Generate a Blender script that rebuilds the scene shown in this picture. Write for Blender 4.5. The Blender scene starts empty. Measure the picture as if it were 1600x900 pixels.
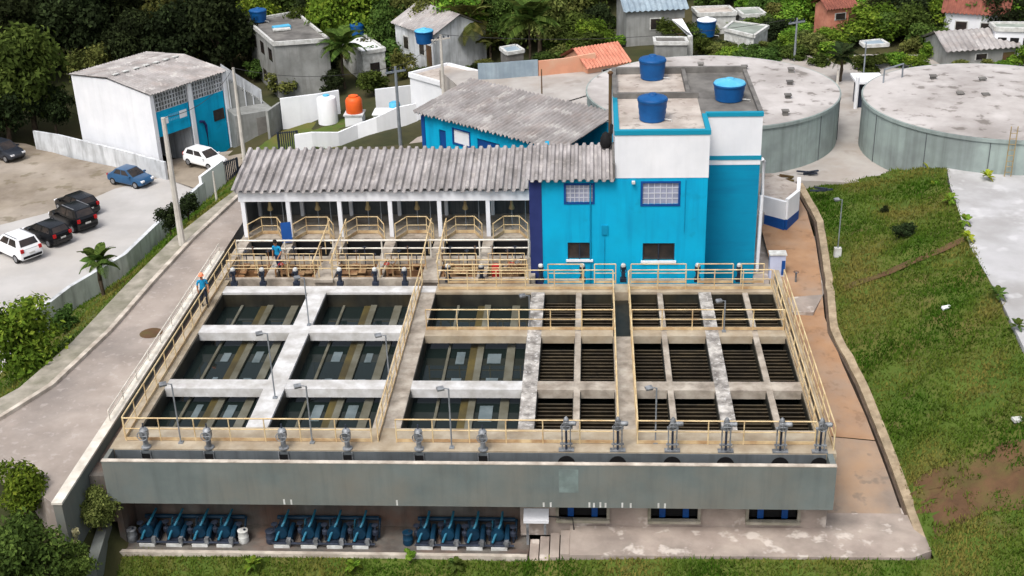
import bpy, bmesh, math, random
import numpy as np
from mathutils import Vector, Matrix, noise as mnoise

S = bpy.context.scene
COL = S.collection
PI = math.pi
rad = math.radians

# ------------------------------------------------------------------ camera
FPX, PITCH, YAW, ROLL, CAMH = 1986.0, .4429, -.0700, .0312, 27.0
_cp, _sp, _cy, _sy = math.cos(PITCH), math.sin(PITCH), math.cos(YAW), math.sin(YAW)
_f = np.array([_sy*_cp, _cy*_cp, -_sp]); _r = np.array([_cy, -_sy, 0.0]); _d = np.cross(_f, _r)
_c, _s = math.cos(ROLL), math.sin(ROLL)
RM = np.array([_c*_r+_s*_d, -_s*_r+_c*_d, _f])          # rows: right, down, forward
cam_d = bpy.data.cameras.new('camera'); cam = bpy.data.objects.new('camera', cam_d); COL.objects.link(cam)
cam_d.sensor_width = 36; cam_d.lens = 36*FPX/1600; cam_d.clip_start = .5; cam_d.clip_end = 2000
m = Matrix.Identity(4)
for i in range(3):
    m[i][0] = RM[0][i]; m[i][1] = -RM[1][i]; m[i][2] = -RM[2][i]
m.translation = (0, 0, CAMH)
cam.matrix_world = m
S.camera = cam

# ------------------------------------------------------------------ world, sun, exposure
SUN_EL, SUN_AZ = rad(58), rad(205)      # azimuth measured from +Y towards +X
w = bpy.data.worlds.new('World'); S.world = w; w.use_nodes = True
nt = w.node_tree; nt.nodes.clear()
sky = nt.nodes.new('ShaderNodeTexSky'); sky.sky_type = 'NISHITA'; sky.sun_disc = False
sky.sun_elevation = SUN_EL; sky.sun_rotation = SUN_AZ; sky.air_density = 1.0; sky.dust_density = 6.0; sky.ozone_density = 1.0
hsv = nt.nodes.new('ShaderNodeHueSaturation'); hsv.inputs['Saturation'].default_value = .5
bg = nt.nodes.new('ShaderNodeBackground'); bg.inputs['Strength'].default_value = .146
wo = nt.nodes.new('ShaderNodeOutputWorld')
nt.links.new(sky.outputs[0], hsv.inputs['Color']); nt.links.new(hsv.outputs[0], bg.inputs[0]); nt.links.new(bg.outputs[0], wo.inputs[0])
sd = bpy.data.lights.new('sun', 'SUN'); sun = bpy.data.objects.new('sun', sd); COL.objects.link(sun)
sd.energy = 1.3; sd.angle = rad(18); sd.color = (1.0, .965, .92)
sdir = Vector((math.sin(SUN_AZ)*math.cos(SUN_EL), math.cos(SUN_AZ)*math.cos(SUN_EL), math.sin(SUN_EL)))
sun.rotation_euler = sdir.to_track_quat('Z', 'Y').to_euler()
S.view_settings.view_transform = 'Standard'; S.view_settings.look = 'None'
S.view_settings.exposure = .4; S.view_settings.gamma = 1
try: S.view_settings.use_curve_mapping = False
except Exception: pass

# ------------------------------------------------------------------ helpers
def at(px, py, z=0.0):
    d = RM.T @ np.array([(px-800)/FPX, (py-450)/FPX, 1.0])
    t = (z-CAMH)/d[2]
    return Vector((d[0]*t, d[1]*t, z))
def pj(P):
    c = RM @ (np.array(P, float)-np.array([0, 0, CAMH]))
    return 800+FPX*c[0]/c[2], 450+FPX*c[1]/c[2], c[2]
def hgt(B, py):
    lo, hi = -5, 70
    for _ in range(50):
        mm = (lo+hi)/2
        if pj((B[0], B[1], B[2]+mm))[1] > py: lo = mm
        else: hi = mm
    return mm

def thing(name, label, cat, loc=(0, 0, 0), rotz=0, group=None):
    o = bpy.data.objects.new(name, None); COL.objects.link(o)
    o.empty_display_size = .3
    o.location = loc; o.rotation_euler = (0, 0, rotz); o['label'] = label; o['category'] = cat
    if group: o['group'] = group
    return o
def tag(o, label, cat, group=None):
    o['label'] = label; o['category'] = cat
    if group: o['group'] = group
    return o
def rootxf(o):
    while o.parent: o = o.parent
    return Matrix.Translation(o.location) @ Matrix.Rotation(o.rotation_euler[2], 4, 'Z')

class MB:
    def __init__(s): s.v = []; s.f = []
    def add(s, vs, fs):
        n = len(s.v); s.v += [tuple(x) for x in vs]; s.f += [tuple(i+n for i in f) for f in fs]; return s
    def box(s, x0, x1, y0, y1, z0, z1):
        return s.add([(x0,y0,z0),(x1,y0,z0),(x1,y1,z0),(x0,y1,z0),(x0,y0,z1),(x1,y0,z1),(x1,y1,z1),(x0,y1,z1)],
              [(0,3,2,1),(4,5,6,7),(0,1,5,4),(1,2,6,5),(2,3,7,6),(3,0,4,7)])
    def cbox(s, c, sz, rotz=0, tilt=None):
        M_ = Matrix.Rotation(rotz, 3, 'Z')
        if tilt: M_ = M_ @ Matrix.Rotation(tilt[1], 3, tilt[0])
        pts = [(sx*sz[0]/2, sy*sz[1]/2, szz*sz[2]/2) for szz in (-1,1) for sx, sy in ((-1,-1),(1,-1),(1,1),(-1,1))]
        return s.add([M_ @ Vector(p)+Vector(c) for p in pts], [(0,3,2,1),(4,5,6,7),(0,1,5,4),(1,2,6,5),(2,3,7,6),(3,0,4,7)])
    def prism(s, poly, z0, z1):
        """poly: list of (x,y[,ztop]) counter-clockwise"""
        n = len(poly)
        a = [(p[0], p[1], z0) for p in poly]; b = [(p[0], p[1], p[2] if len(p) > 2 else z1) for p in poly]
        return s.add(a+b, [tuple(range(n-1,-1,-1)), tuple(range(n,2*n))]+[(i,(i+1)%n,n+(i+1)%n,n+i) for i in range(n)])
    def tube(s, pts, r, n=6, cap=True):
        pts = [Vector(p) for p in pts]; rs = r if isinstance(r, (list, tuple)) else [r]*len(pts)
        base = len(s.v); up = Vector((0,0,1))
        for i, p in enumerate(pts):
            d = (pts[min(i+1,len(pts)-1)]-pts[max(i-1,0)]).normalized()
            a = d.cross(up)
            if a.length < 1e-3: a = Vector((1,0,0))
            a.normalize(); b = a.cross(d)
            for k in range(n):
                t = 2*PI*k/n; s.v.append(tuple(p+(a*math.cos(t)+b*math.sin(t))*rs[i]))
        for i in range(len(pts)-1):
            for k in range(n):
                s.f.append((base+i*n+k, base+(i+1)*n+k, base+(i+1)*n+(k+1)%n, base+i*n+(k+1)%n))
        if cap:
            s.f.append(tuple(base+k for k in range(n))); L = base+(len(pts)-1)*n
            s.f.append(tuple(L+k for k in range(n-1,-1,-1)))
        return s
    def lathe(s, prof, c=(0,0,0), n=16, axis='Z'):
        base = len(s.v)
        for r, z in prof:
            for k in range(n):
                t = 2*PI*k/n; x, y = r*math.cos(t), r*math.sin(t)
                p = (x,y,z) if axis == 'Z' else ((z,x,y) if axis == 'X' else (x,z,y))
                s.v.append((p[0]+c[0], p[1]+c[1], p[2]+c[2]))
        for i in range(len(prof)-1):
            for k in range(n):
                s.f.append((base+i*n+k, base+i*n+(k+1)%n, base+(i+1)*n+(k+1)%n, base+(i+1)*n+k))
        s.f.append(tuple(base+k for k in range(n-1,-1,-1))); L = base+(len(prof)-1)*n
        s.f.append(tuple(L+k for k in range(n)))
        return s
    def torus(s, c, R, r, n=14, m_=5, axis='Z'):
        base = len(s.v)
        for i in range(n):
            a = 2*PI*i/n
            for j in range(m_):
                b = 2*PI*j/m_; q = R+r*math.cos(b); x, y, z = q*math.cos(a), q*math.sin(a), r*math.sin(b)
                p = (x,y,z) if axis == 'Z' else ((x,z,y) if axis == 'Y' else (z,x,y))
                s.v.append((c[0]+p[0], c[1]+p[1], c[2]+p[2]))
        for i in range(n):
            for j in range(m_):
                s.f.append((base+i*m_+j, base+((i+1)%n)*m_+j, base+((i+1)%n)*m_+(j+1)%m_, base+i*m_+(j+1)%m_))
        return s
    def grid(s, P, nu, nv):
        """P(u,v) -> point"""
        base = len(s.v)
        for i in range(nu+1):
            for j in range(nv+1): s.v.append(tuple(P(i/nu, j/nv)))
        for i in range(nu):
            for j in range(nv):
                a = base+i*(nv+1)+j; s.f.append((a, a+nv+1, a+nv+2, a+1))
        return s
    def loft(s, rings, closed=True, cap=True):
        n = len(rings[0]); base = len(s.v)
        for r in rings: s.v += [tuple(p) for p in r]
        for i in range(len(rings)-1):
            for k in range(n if closed else n-1):
                s.f.append((base+i*n+k, base+i*n+(k+1)%n, base+(i+1)*n+(k+1)%n, base+(i+1)*n+k))
        if cap:
            s.f.append(tuple(base+k for k in range(n-1,-1,-1))); L = base+(len(rings)-1)*n
            s.f.append(tuple(L+k for k in range(n)))
        return s
    def build(s, name, mat, parent=None, smooth=None):
        me = bpy.data.meshes.new(name)
        vs = s.v
        if parent is not None:
            X = rootxf(parent).inverted(); vs = [tuple(X @ Vector(p)) for p in vs]
        me.from_pydata(vs, [], s.f); me.update()
        bm = bmesh.new(); bm.from_mesh(me); bmesh.ops.recalc_face_normals(bm, faces=bm.faces); bm.to_mesh(me); bm.free()
        me.materials.append(mat)
        if smooth:
            me.polygons.foreach_set('use_smooth', [True]*len(me.polygons)); me.set_sharp_from_angle(angle=rad(smooth))
        o = bpy.data.objects.new(name, me); COL.objects.link(o)
        if parent is not None: o.parent = parent
        return o
def struct(o, kind='structure'):
    o['kind'] = kind; return o
def dup(root, loc, rotz=0, label=None, scale=None):
    def cp(o, par):
        c = o.copy(); COL.objects.link(c)
        if par is not None: c.parent = par
        for ch in kids.get(o.name, []): cp(ch, c)
        return c
    kids = {}
    def rec(o):
        kids[o.name] = list(o.children)
        for ch in o.children: rec(ch)
    rec(root)
    r = cp(root, None); r.location = loc; r.rotation_euler = (0, 0, rotz)
    if label: r['label'] = label
    if scale: r.scale = (scale,)*3 if not isinstance(scale, (tuple, list)) else scale
    return r

# ------------------------------------------------------------------ materials
def M(name, col, col2=None, scale=1.0, rough=.85, stain=None, sscale=.25, samt=.5, streak=None, kscale=(2.5,2.5,.12), kamt=.5,
      bump=0.0, bscale=20, metal=0.0, spec=.3, detail=5, lo=.35, hi=.65, spk=None, spkscale=6, spkamt=.5):
    mt = bpy.data.materials.new(name); mt.use_nodes = True; t = mt.node_tree; N = t.nodes; L = t.links
    b = N['Principled BSDF']; b.inputs['Roughness'].default_value = rough; b.inputs['Metallic'].default_value = metal
    b.inputs['Specular IOR Level'].default_value = spec
    geo = N.new('ShaderNodeNewGeometry')
    def nz(sc, det=5, vec=None, ro=.6):
        n = N.new('ShaderNodeTexNoise'); n.inputs['Scale'].default_value = sc; n.inputs['Detail'].default_value = det; n.inputs['Roughness'].default_value = ro
        L.new(vec or geo.outputs['Position'], n.inputs['Vector']); return n.outputs[0]
    def ramp(x, a, c_):
        r = N.new('ShaderNodeMapRange'); r.inputs[1].default_value = a; r.inputs[2].default_value = c_; L.new(x, r.inputs[0]); return r.outputs[0]
    def mix(fac, a, c_):
        x = N.new('ShaderNodeMix'); x.data_type = 'RGBA'
        L.new(fac, x.inputs[0])
        for sock, val in ((x.inputs[6], a), (x.inputs[7], c_)):
            if isinstance(val, tuple): sock.default_value = (*val[:3], 1)
            else: L.new(val, sock)
        return x.outputs[2]
    def mul(x, k):
        q = N.new('ShaderNodeMath'); q.operation = 'MULTIPLY'; q.inputs[1].default_value = k; L.new(x, q.inputs[0]); return q.outputs[0]
    cur = col
    if col2: cur = mix(ramp(nz(scale, detail), lo, hi), col, col2)
    if stain: cur = mix(mul(ramp(nz(sscale, 6), .45, .68), samt), cur, stain)
    if spk: cur = mix(mul(ramp(nz(spkscale, 3), .58, .66), spkamt), cur, spk)
    if streak:
        mp = N.new('ShaderNodeMapping'); mp.inputs['Scale'].default_value = kscale; L.new(geo.outputs['Position'], mp.inputs[0])
        cur = mix(mul(ramp(nz(1.0, 4, mp.outputs[0]), .48, .72), kamt), cur, streak)
    if isinstance(cur, tuple): b.inputs['Base Color'].default_value = (*cur, 1)
    else: L.new(cur, b.inputs['Base Color'])
    if bump:
        bp = N.new('ShaderNodeBump'); bp.inputs['Strength'].default_value = bump; bp.inputs['Distance'].default_value = .05
        L.new(nz(bscale, 4), bp.inputs['Height']); L.new(bp.outputs[0], b.inputs['Normal'])
    return mt
def sr(r, g, b):  # sRGB 0-255 -> linear
    return tuple(((c/255)/12.92 if c/255 <= .04045 else ((c/255+.055)/1.055)**2.4) for c in (r, g, b))

MT = {}
MT['fascia'] = M('painted_fascia_concrete', sr(98,107,106), sr(110,118,116), .6, .8, stain=sr(124,114,100), sscale=.22, samt=.5, streak=sr(80,86,85), kscale=(3,3,.25), kamt=.3, bump=.15)
MT['deck'] = M('weathered_deck_concrete', sr(180,172,160), sr(140,130,118), 1.1, .9, stain=sr(98,90,80), sscale=1.6, samt=.6, bump=.25)
MT['deckyellow'] = M('ochre_stained_concrete', sr(176,166,148), sr(152,138,116), .9, .9, stain=sr(112,98,80), sscale=.7, samt=.55, bump=.25)
MT['white_beam'] = M('whitewashed_concrete', sr(206,207,208), sr(176,175,172), 1.5, .85, stain=sr(128,122,114), sscale=.9, samt=.45, bump=.2)
MT['peel'] = M('peeling_concrete', sr(196,192,186), sr(112,108,104), 1.6, .9, stain=sr(70,66,62), sscale=2.2, samt=.7, bump=.3, spk=sr(226,226,224), spkscale=5)
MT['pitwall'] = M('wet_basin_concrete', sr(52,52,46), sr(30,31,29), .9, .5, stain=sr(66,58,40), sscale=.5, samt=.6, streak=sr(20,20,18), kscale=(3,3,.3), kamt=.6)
MT['repair'] = M('pale_repair_render', sr(124,140,138), sr(100,112,110), 1.2, .85, stain=sr(98,107,106), sscale=1.0, samt=.9)
MT['recess'] = M('dark_recess_concrete', sr(96,102,106), sr(78,84,88), .8, .85, streak=sr(60,62,62), kamt=.5)
MT['trough'] = M('trough_concrete', sr(108,108,98), sr(84,82,68), .8, .6, stain=sr(66,62,44), sscale=.6, samt=.7)
MT['sky_reflection'] = M('grey_sky_reflection', sr(106,118,122), sr(84,97,101), .9, .2, stain=sr(60,68,66), sscale=.8, samt=.6)  # grey-blue of the sky mirrored in the basin water, painted as colour
MT['troughbrown'] = M('algae_brown_trough', sr(86,76,40), sr(62,56,34), .8, .6, stain=sr(48,42,26), sscale=.6, samt=.7)
MT['slat'] = M('sludge_settler_plate', sr(76,66,48), sr(48,42,32), 2.0, .7, stain=sr(40,34,26), sscale=.4, samt=.6)
MT['rail'] = M('cream_rail_paint', sr(216,198,158), sr(200,174,128), 2.0, .55, stain=sr(140,100,62), sscale=1.2, samt=.5)
MT['railtoe'] = M('rusty_cream_toe_board', sr(204,184,146), sr(176,148,110), 1.4, .65, stain=sr(120,80,48), sscale=1.0, samt=.6)
MT['whiterail'] = M('white_rail_paint', sr(226,222,212), sr(200,194,182), 2.0, .5, stain=sr(150,138,120), samt=.3)
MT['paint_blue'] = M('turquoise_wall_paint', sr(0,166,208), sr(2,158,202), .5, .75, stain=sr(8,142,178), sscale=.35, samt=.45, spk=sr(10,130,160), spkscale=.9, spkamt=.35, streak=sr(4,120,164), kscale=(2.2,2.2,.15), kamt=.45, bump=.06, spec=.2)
MT['blue_darker'] = M('darker_turquoise', sr(0,138,176), sr(2,128,166), .5, .75, streak=sr(10,108,150), kscale=(.4,.4,3.0), kamt=.4, bump=.06, spec=.2)  # darker turquoise than the main wall, with level streaks
MT['paint_white'] = M('white_wall_paint', sr(228,230,234), sr(216,219,224), .5, .75, streak=sr(196,198,200), kscale=(2,2,.2), kamt=.22, bump=.05)
MT['oldwhite'] = M('stained_white_wall_paint', sr(214,218,222), sr(188,192,196), .4, .8, stain=sr(140,142,142), sscale=.5, samt=.5, streak=sr(96,98,98), kscale=(1.6,1.6,.25), kamt=.6)
MT['navy'] = M('navy_wall_paint', sr(40,52,106), sr(30,42,92), .8, .7)
MT['deepblue'] = M('deep_blue_paint', sr(12,72,140), sr(10,60,122), .8, .6)
MT['teal_trim'] = M('teal_trim_paint', sr(10,134,162), None, 1, .6)
MT['fibre'] = M('aged_fibre_cement', sr(172,168,168), sr(132,128,127), .8, .95, stain=sr(100,96,94), sscale=.6, samt=.5, streak=sr(100,97,96), kscale=(4.0,.35,.6), kamt=.55, bump=.2, spk=sr(206,200,194), spkscale=2.5, spkamt=.3)
MT['fibre2'] = M('aged_fibre_cement_grey', sr(168,165,164), sr(136,132,131), .7, .95, stain=sr(102,98,96), sscale=.4, samt=.5, streak=sr(158,142,134), kscale=(.5,1.2,.6), kamt=.35, bump=.25, spk=sr(224,222,218), spkscale=.9, spkamt=.3)
MT['roofslab'] = M('beige_roof_screed', sr(188,180,172), sr(164,154,146), .7, .95, stain=sr(120,110,100), sscale=.5, samt=.65, bump=.2, spk=sr(96,88,80), spkscale=1.6, spkamt=.5)
MT['roofdark'] = M('grey_roof_screed', sr(124,122,118), sr(96,94,92), .8, .95, stain=sr(66,64,62), sscale=.6, samt=.6, bump=.2)
MT['tankwall'] = M('reservoir_wall_concrete', sr(150,164,160), sr(134,146,144), .5, .85, stain=sr(112,116,116), sscale=.25, samt=.5, streak=sr(100,108,106), kscale=(2.2,2.2,.1), kamt=.6, bump=.12)
MT['tankroof'] = M('reservoir_roof_screed', sr(188,184,182), sr(168,163,160), .45, .95, stain=sr(128,122,118), sscale=.22, samt=.7, bump=.2, spk=sr(92,86,80), spkscale=.9, spkamt=.65)
MT['glaz'] = M('worn_glazing_bar', sr(190,194,204), None, 1, .6)
MT['window'] = M('window_glass', sr(160,164,184), sr(136,142,164), 2, .25, spec=.5)
MT['darkglass'] = M('dark_window_glass', sr(34,34,36), sr(60,52,48), 1.5, .2, spec=.5)
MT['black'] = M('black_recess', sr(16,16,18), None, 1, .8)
MT['blackpaint'] = M('black_car_paint', sr(14,15,18), None, 1, .22, spec=.5)
MT['whitecar'] = M('white_car_paint', sr(226,228,230), None, 1, .25, spec=.5)
MT['bluecar'] = M('blue_car_paint', sr(42,84,122), sr(34,72,108), .6, .3, spec=.5)
MT['tyre'] = M('tyre_rubber', sr(22,22,24), None, 1, .8)
MT['rim'] = M('alloy_rim', sr(150,152,156), None, 1, .35, metal=.6)
MT['redlamp'] = M('red_lamp_lens', sr(170,16,18), None, 1, .25)
MT['clearlamp'] = M('clear_lamp_lens', sr(220,222,226), None, 1, .2)
MT['road'] = M('dusty_concrete_road', sr(166,156,148), sr(146,136,128), .5, .95, stain=sr(116,110,106), sscale=.22, samt=.75, bump=.2, spk=sr(184,177,172), spkscale=3, spkamt=.3)
MT['kerbconc'] = M('mossy_kerb_concrete', sr(164,158,146), sr(128,124,112), 1.2, .95, stain=sr(96,98,74), sscale=.8, samt=.5, bump=.25)
MT['kerbbeige'] = M('beige_stone_kerb', sr(172,156,132), sr(140,124,102), 2.5, .95, stain=sr(104,94,76), sscale=1.2, samt=.6, bump=.3)
MT['draindark'] = M('dark_drain_channel', sr(92,78,66), sr(70,60,52), 2, .95)
MT['kerbwhite'] = M('worn_white_kerb', sr(206,198,186), sr(164,154,142), 1.6, .9, stain=sr(120,112,102), sscale=1.0, samt=.5)
MT['path'] = M('ochre_dusted_path', sr(166,132,102), sr(148,114,86), .7, .95, stain=sr(146,130,116), sscale=.3, samt=.75, bump=.2, spk=sr(118,92,72), spkscale=1.4, spkamt=.4)
MT['lowpath'] = M('grey_worn_path', sr(150,136,122), sr(128,116,106), .6, .95, stain=sr(166,134,104), sscale=.25, samt=.7, bump=.2, spk=sr(104,98,92), spkscale=1.1, spkamt=.5)
MT['slab'] = M('pinkish_worn_slab', sr(172,160,150), sr(146,134,126), .7, .95, stain=sr(112,106,100), sscale=.3, samt=.8, bump=.2, spk=sr(214,206,198), spkscale=1.1, spkamt=.6)
MT['yard'] = M('pale_yard_concrete', sr(176,172,168), sr(154,149,144), .4, .95, stain=sr(150,138,126), sscale=.16, samt=.7, bump=.15, spk=sr(120,110,100), spkscale=.5, spkamt=.35)
MT['pad'] = M('pale_grey_concrete_pad', sr(180,180,182), sr(164,164,165), .4, .95, stain=sr(146,144,142), sscale=.2, samt=.75, bump=.15, spk=sr(196,196,198), spkscale=.5, spkamt=.6)
MT['parking'] = M('pale_parking_concrete', sr(180,178,176), sr(166,164,162), .3, .95, stain=sr(170,164,156), sscale=.12, samt=.6, bump=.1)
MT['dirt'] = M('bare_lot_dirt', sr(146,136,122), sr(114,104,92), .25, .98, stain=sr(178,170,160), sscale=.1, samt=.7, bump=.4, bscale=6, spk=sr(92,84,60), spkscale=.6, spkamt=.5)
MT['soil'] = M('red_brown_soil', sr(98,74,52), sr(78,58,42), 1.0, .98, stain=sr(86,84,44), sscale=.7, samt=.95, bump=.5, bscale=8)
MT['grass'] = M('rough_grass', sr(80,96,36), sr(66,88,28), .45, .98, stain=sr(102,92,50), sscale=.28, samt=.75, bump=.4, bscale=9, spk=sr(100,84,56), spkscale=.7, spkamt=.45)
MT['grass2'] = M('woodland_floor', sr(56,60,30), sr(40,44,24), .3, .98, stain=sr(88,78,52), sscale=.1, samt=.6, bump=.5, bscale=5)
MT['greywall'] = M('grey_rendered_wall', sr(150,152,150), sr(126,128,126), .6, .9, stain=sr(98,98,94), sscale=.4, samt=.6, streak=sr(90,90,86), kscale=(2,2,.2), kamt=.5)
MT['darkwall'] = M('grimy_shade_dark_concrete', sr(112,108,102), sr(84,80,76), .7, .9, stain=sr(112,78,60), sscale=.5, samt=.6, streak=sr(60,58,56), kscale=(2,2,.2), kamt=.6)
MT['cladding'] = M('grey_canopy_cladding', sr(92,96,98), sr(74,78,80), .8, .8, streak=sr(58,60,62), kscale=(7,7,.2), kamt=.7)
MT['pole'] = M('pale_concrete_pole', sr(200,196,188), sr(176,172,164), 1.5, .85)
MT['greypole'] = M('galvanised_pole', sr(146,152,158), sr(122,128,134), 2, .5, metal=.3)
MT['steel'] = M('grey_valve_steel', sr(146,150,154), sr(112,116,120), 3, .5, metal=.3, stain=sr(70,70,72), sscale=3, samt=.6)
MT['darksteel'] = M('dark_valve_steel', sr(54,62,78), sr(36,42,54), 3, .5, metal=.2)
MT['wtank'] = M('blue_water_tank_plastic', sr(16,84,144), sr(12,72,128), 1.5, .5)
MT['wtanklid'] = M('light_blue_tank_lid', sr(70,162,204), sr(96,178,210), 1.5, .55)
MT['orange'] = M('orange_tank_plastic', sr(226,98,38), sr(212,88,34), 1.5, .5)
MT['pump'] = M('blue_pump_enamel', sr(14,54,78), sr(10,40,60), 2, .45)
MT['pumplight'] = M('light_blue_pump_pipe', sr(40,108,134), None, 1, .45)
MT['plinth'] = M('white_plinth_paint', sr(206,208,206), sr(170,170,166), 3, .8)
MT['rust'] = M('rust_brown_board', sr(134,98,66), sr(88,62,44), 1.5, .9, stain=sr(176,150,112), sscale=1.3, samt=.6)
MT['redplastic'] = M('red_plastic', sr(180,40,40), None, 1, .5)
MT['mixer'] = M('ochre_mixer_paint', sr(164,146,104), sr(136,118,82), 3, .5)
MT['bark'] = M('tree_bark', sr(92,80,66), sr(66,56,46), 4, .95)
MT['terra'] = M('terracotta_render', sr(206,150,122), sr(186,132,106), .8, .9, stain=sr(216,186,160), sscale=.4, samt=.6)
MT['tile'] = M('orange_clay_tile', sr(204,140,118), sr(180,116,96), 1.2, .9, streak=sr(150,84,64), kscale=(3,3,3), kamt=.4)
MT['redtile'] = M('red_clay_tile', sr(136,84,70), sr(112,68,58), 1.2, .9, streak=sr(110,60,50), kscale=(3,3,3), kamt=.4)
MT['sheet'] = M('bluish_metal_sheet', sr(150,166,176), sr(128,144,156), .8, .6, streak=sr(110,120,128), kscale=(2.5,2.5,.2), kamt=.5)
MT['greensheet'] = M('grey_green_roof_sheet', sr(150,158,150), sr(124,132,126), .6, .8, stain=sr(98,104,94), sscale=.4, samt=.6)
MT['lav'] = M('lavender_cabinet_paint', sr(186,192,214), sr(168,174,198), 2, .6)
MT['skin'] = M('skin', sr(150,104,78), None, 1, .6)
MT['shirt'] = M('cyan_shirt_cloth', sr(22,142,190), sr(16,120,168), 6, .9)
MT['trousers'] = M('dark_trouser_cloth', sr(34,42,58), sr(24,30,44), 6, .9)
MT['bluetrousers'] = M('blue_trouser_cloth', sr(26,52,84), sr(20,40,68), 6, .9)
MT['hair'] = M('dark_hair', sr(24,20,18), None, 1, .8)
MT['cap'] = M('orange_helmet', sr(226,140,104), None, 1, .5)
MT['wire'] = M('cable_black', sr(40,40,42), None, 1, .7)
MT['greycar'] = M('dark_grey_car_paint', sr(40,44,52), None, 1, .3, spec=.5)

def watermat():
    mt = bpy.data.materials.new('basin_water'); mt.use_nodes = True; t = mt.node_tree; N = t.nodes; L = t.links
    b = N['Principled BSDF']; b.inputs['Base Color'].default_value = (.010, .016, .015, 1); b.inputs['Roughness'].default_value = .02
    b.inputs['IOR'].default_value = 1.33; b.inputs['Specular IOR Level'].default_value = .38
    n = N.new('ShaderNodeTexNoise'); n.inputs['Scale'].default_value = 1.2; n.inputs['Detail'].default_value = 2
    g = N.new('ShaderNodeNewGeometry'); L.new(g.outputs['Position'], n.inputs['Vector'])
    bp = N.new('ShaderNodeBump'); bp.inputs['Strength'].default_value = .03; bp.inputs['Distance'].default_value = .05
    L.new(n.outputs[0], bp.inputs['Height']); L.new(bp.outputs[0], b.inputs['Normal'])
    return mt
MT['water'] = watermat()
def leafmat(name, a, b_, c_):
    mt = bpy.data.materials.new(name); mt.use_nodes = True; t = mt.node_tree; N = t.nodes; L = t.links
    N.remove(N['Principled BSDF'])
    at_ = N.new('ShaderNodeAttribute'); at_.attribute_name = 'tone'
    oi = N.new('ShaderNodeObjectInfo')
    rp = N.new('ShaderNodeValToRGB'); e = rp.color_ramp.elements
    e[0].color = (*a, 1); e[1].color = (*c_, 1); e[0].position = .1; e[1].position = .95
    x = e.new(.55); x.color = (*b_, 1)
    L.new(at_.outputs['Fac'], rp.inputs[0])
    hs = N.new('ShaderNodeHueSaturation')
    mr = N.new('ShaderNodeMapRange'); mr.inputs[3].default_value = .72; mr.inputs[4].default_value = 1.3; L.new(oi.outputs['Random'], mr.inputs[0]); L.new(mr.outputs[0], hs.inputs['Value'])
    mr2 = N.new('ShaderNodeMapRange'); mr2.inputs[3].default_value = .475; mr2.inputs[4].default_value = .52; L.new(oi.outputs['Random'], mr2.inputs[0]); L.new(mr2.outputs[0], hs.inputs['Hue'])
    L.new(rp.outputs[0], hs.inputs['Color'])
    d = N.new('ShaderNodeBsdfDiffuse'); tr = N.new('ShaderNodeBsdfTranslucent'); mx = N.new('ShaderNodeMixShader'); mx.inputs[0].default_value = .25
    L.new(hs.outputs[0], d.inputs[0]); L.new(hs.outputs[0], tr.inputs[0]); L.new(d.outputs[0], mx.inputs[1]); L.new(tr.outputs[0], mx.inputs[2])
    L.new(mx.outputs[0], N['Material Output'].inputs[0])
    return mt
MT['leaf_dark'] = leafmat('dark_foliage', sr(30,36,24), sr(42,52,32), sr(66,80,48))
MT['leaf_mid'] = leafmat('mid_foliage', sr(48,62,30), sr(72,92,42), sr(104,124,60))
MT['leaf_olive'] = leafmat('olive_foliage', sr(64,72,38), sr(94,100,52), sr(132,134,76))
MT['leaf_light'] = leafmat('light_foliage', sr(62,88,30), sr(96,126,44), sr(146,168,64))
MT['leaf_lime'] = leafmat('lime_foliage', sr(96,116,34), sr(142,156,46), sr(188,190,76))
MT['leaf_pink'] = leafmat('magenta_blossom', sr(110,30,70), sr(156,44,104), sr(190,90,140))
MT['blade'] = leafmat('grass_blades', sr(58,86,24), sr(84,102,38), sr(118,112,58))
MT['petal'] = leafmat('cream_blossom', sr(190,190,130), sr(214,212,160), sr(232,230,196))

# ================================================================== GROUND
random.seed(4)
CP = []
def cp(px, py, z): P = at(px, py, z); CP.append((P.x, P.y, z))
for a in ((300,262,-11.2),(380,238,-9),(445,212,-8),(520,190,-7.2),(590,190,-6.5),(640,222,-4.5),(690,240,-1.6),
          (450,150,-8.5),(560,130,-7.5),(680,120,-6.5),(780,135,-3),(900,120,-2),(1000,85,-1.2),(1200,70,-.6),(1500,90,-.4),
          (100,70,-8),(300,70,-8),(600,40,-6),(800,30,-4),(0,300,-11.2),(100,250,-11.2),(0,450,-11.2),(150,400,-11.2),(250,330,-11.2),(340,290,-11.2),(0,560,-11.2),
          (0,0,-6),(400,0,-6),(800,0,-3),(1200,0,0),(1600,0,2),(42,805,-1.7),(100,840,-2.6),(30,890,-3.2),(0,770,-1.5),(125,890,-3.6),(-60,760,-2),(60,850,-2.4),(1340,240,-.3),(1340,180,-.3),(1500,285,-.3),(850,160,-1)): cp(*a)
for a in ((-15,-10,50,-6.5),):
    pass
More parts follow.
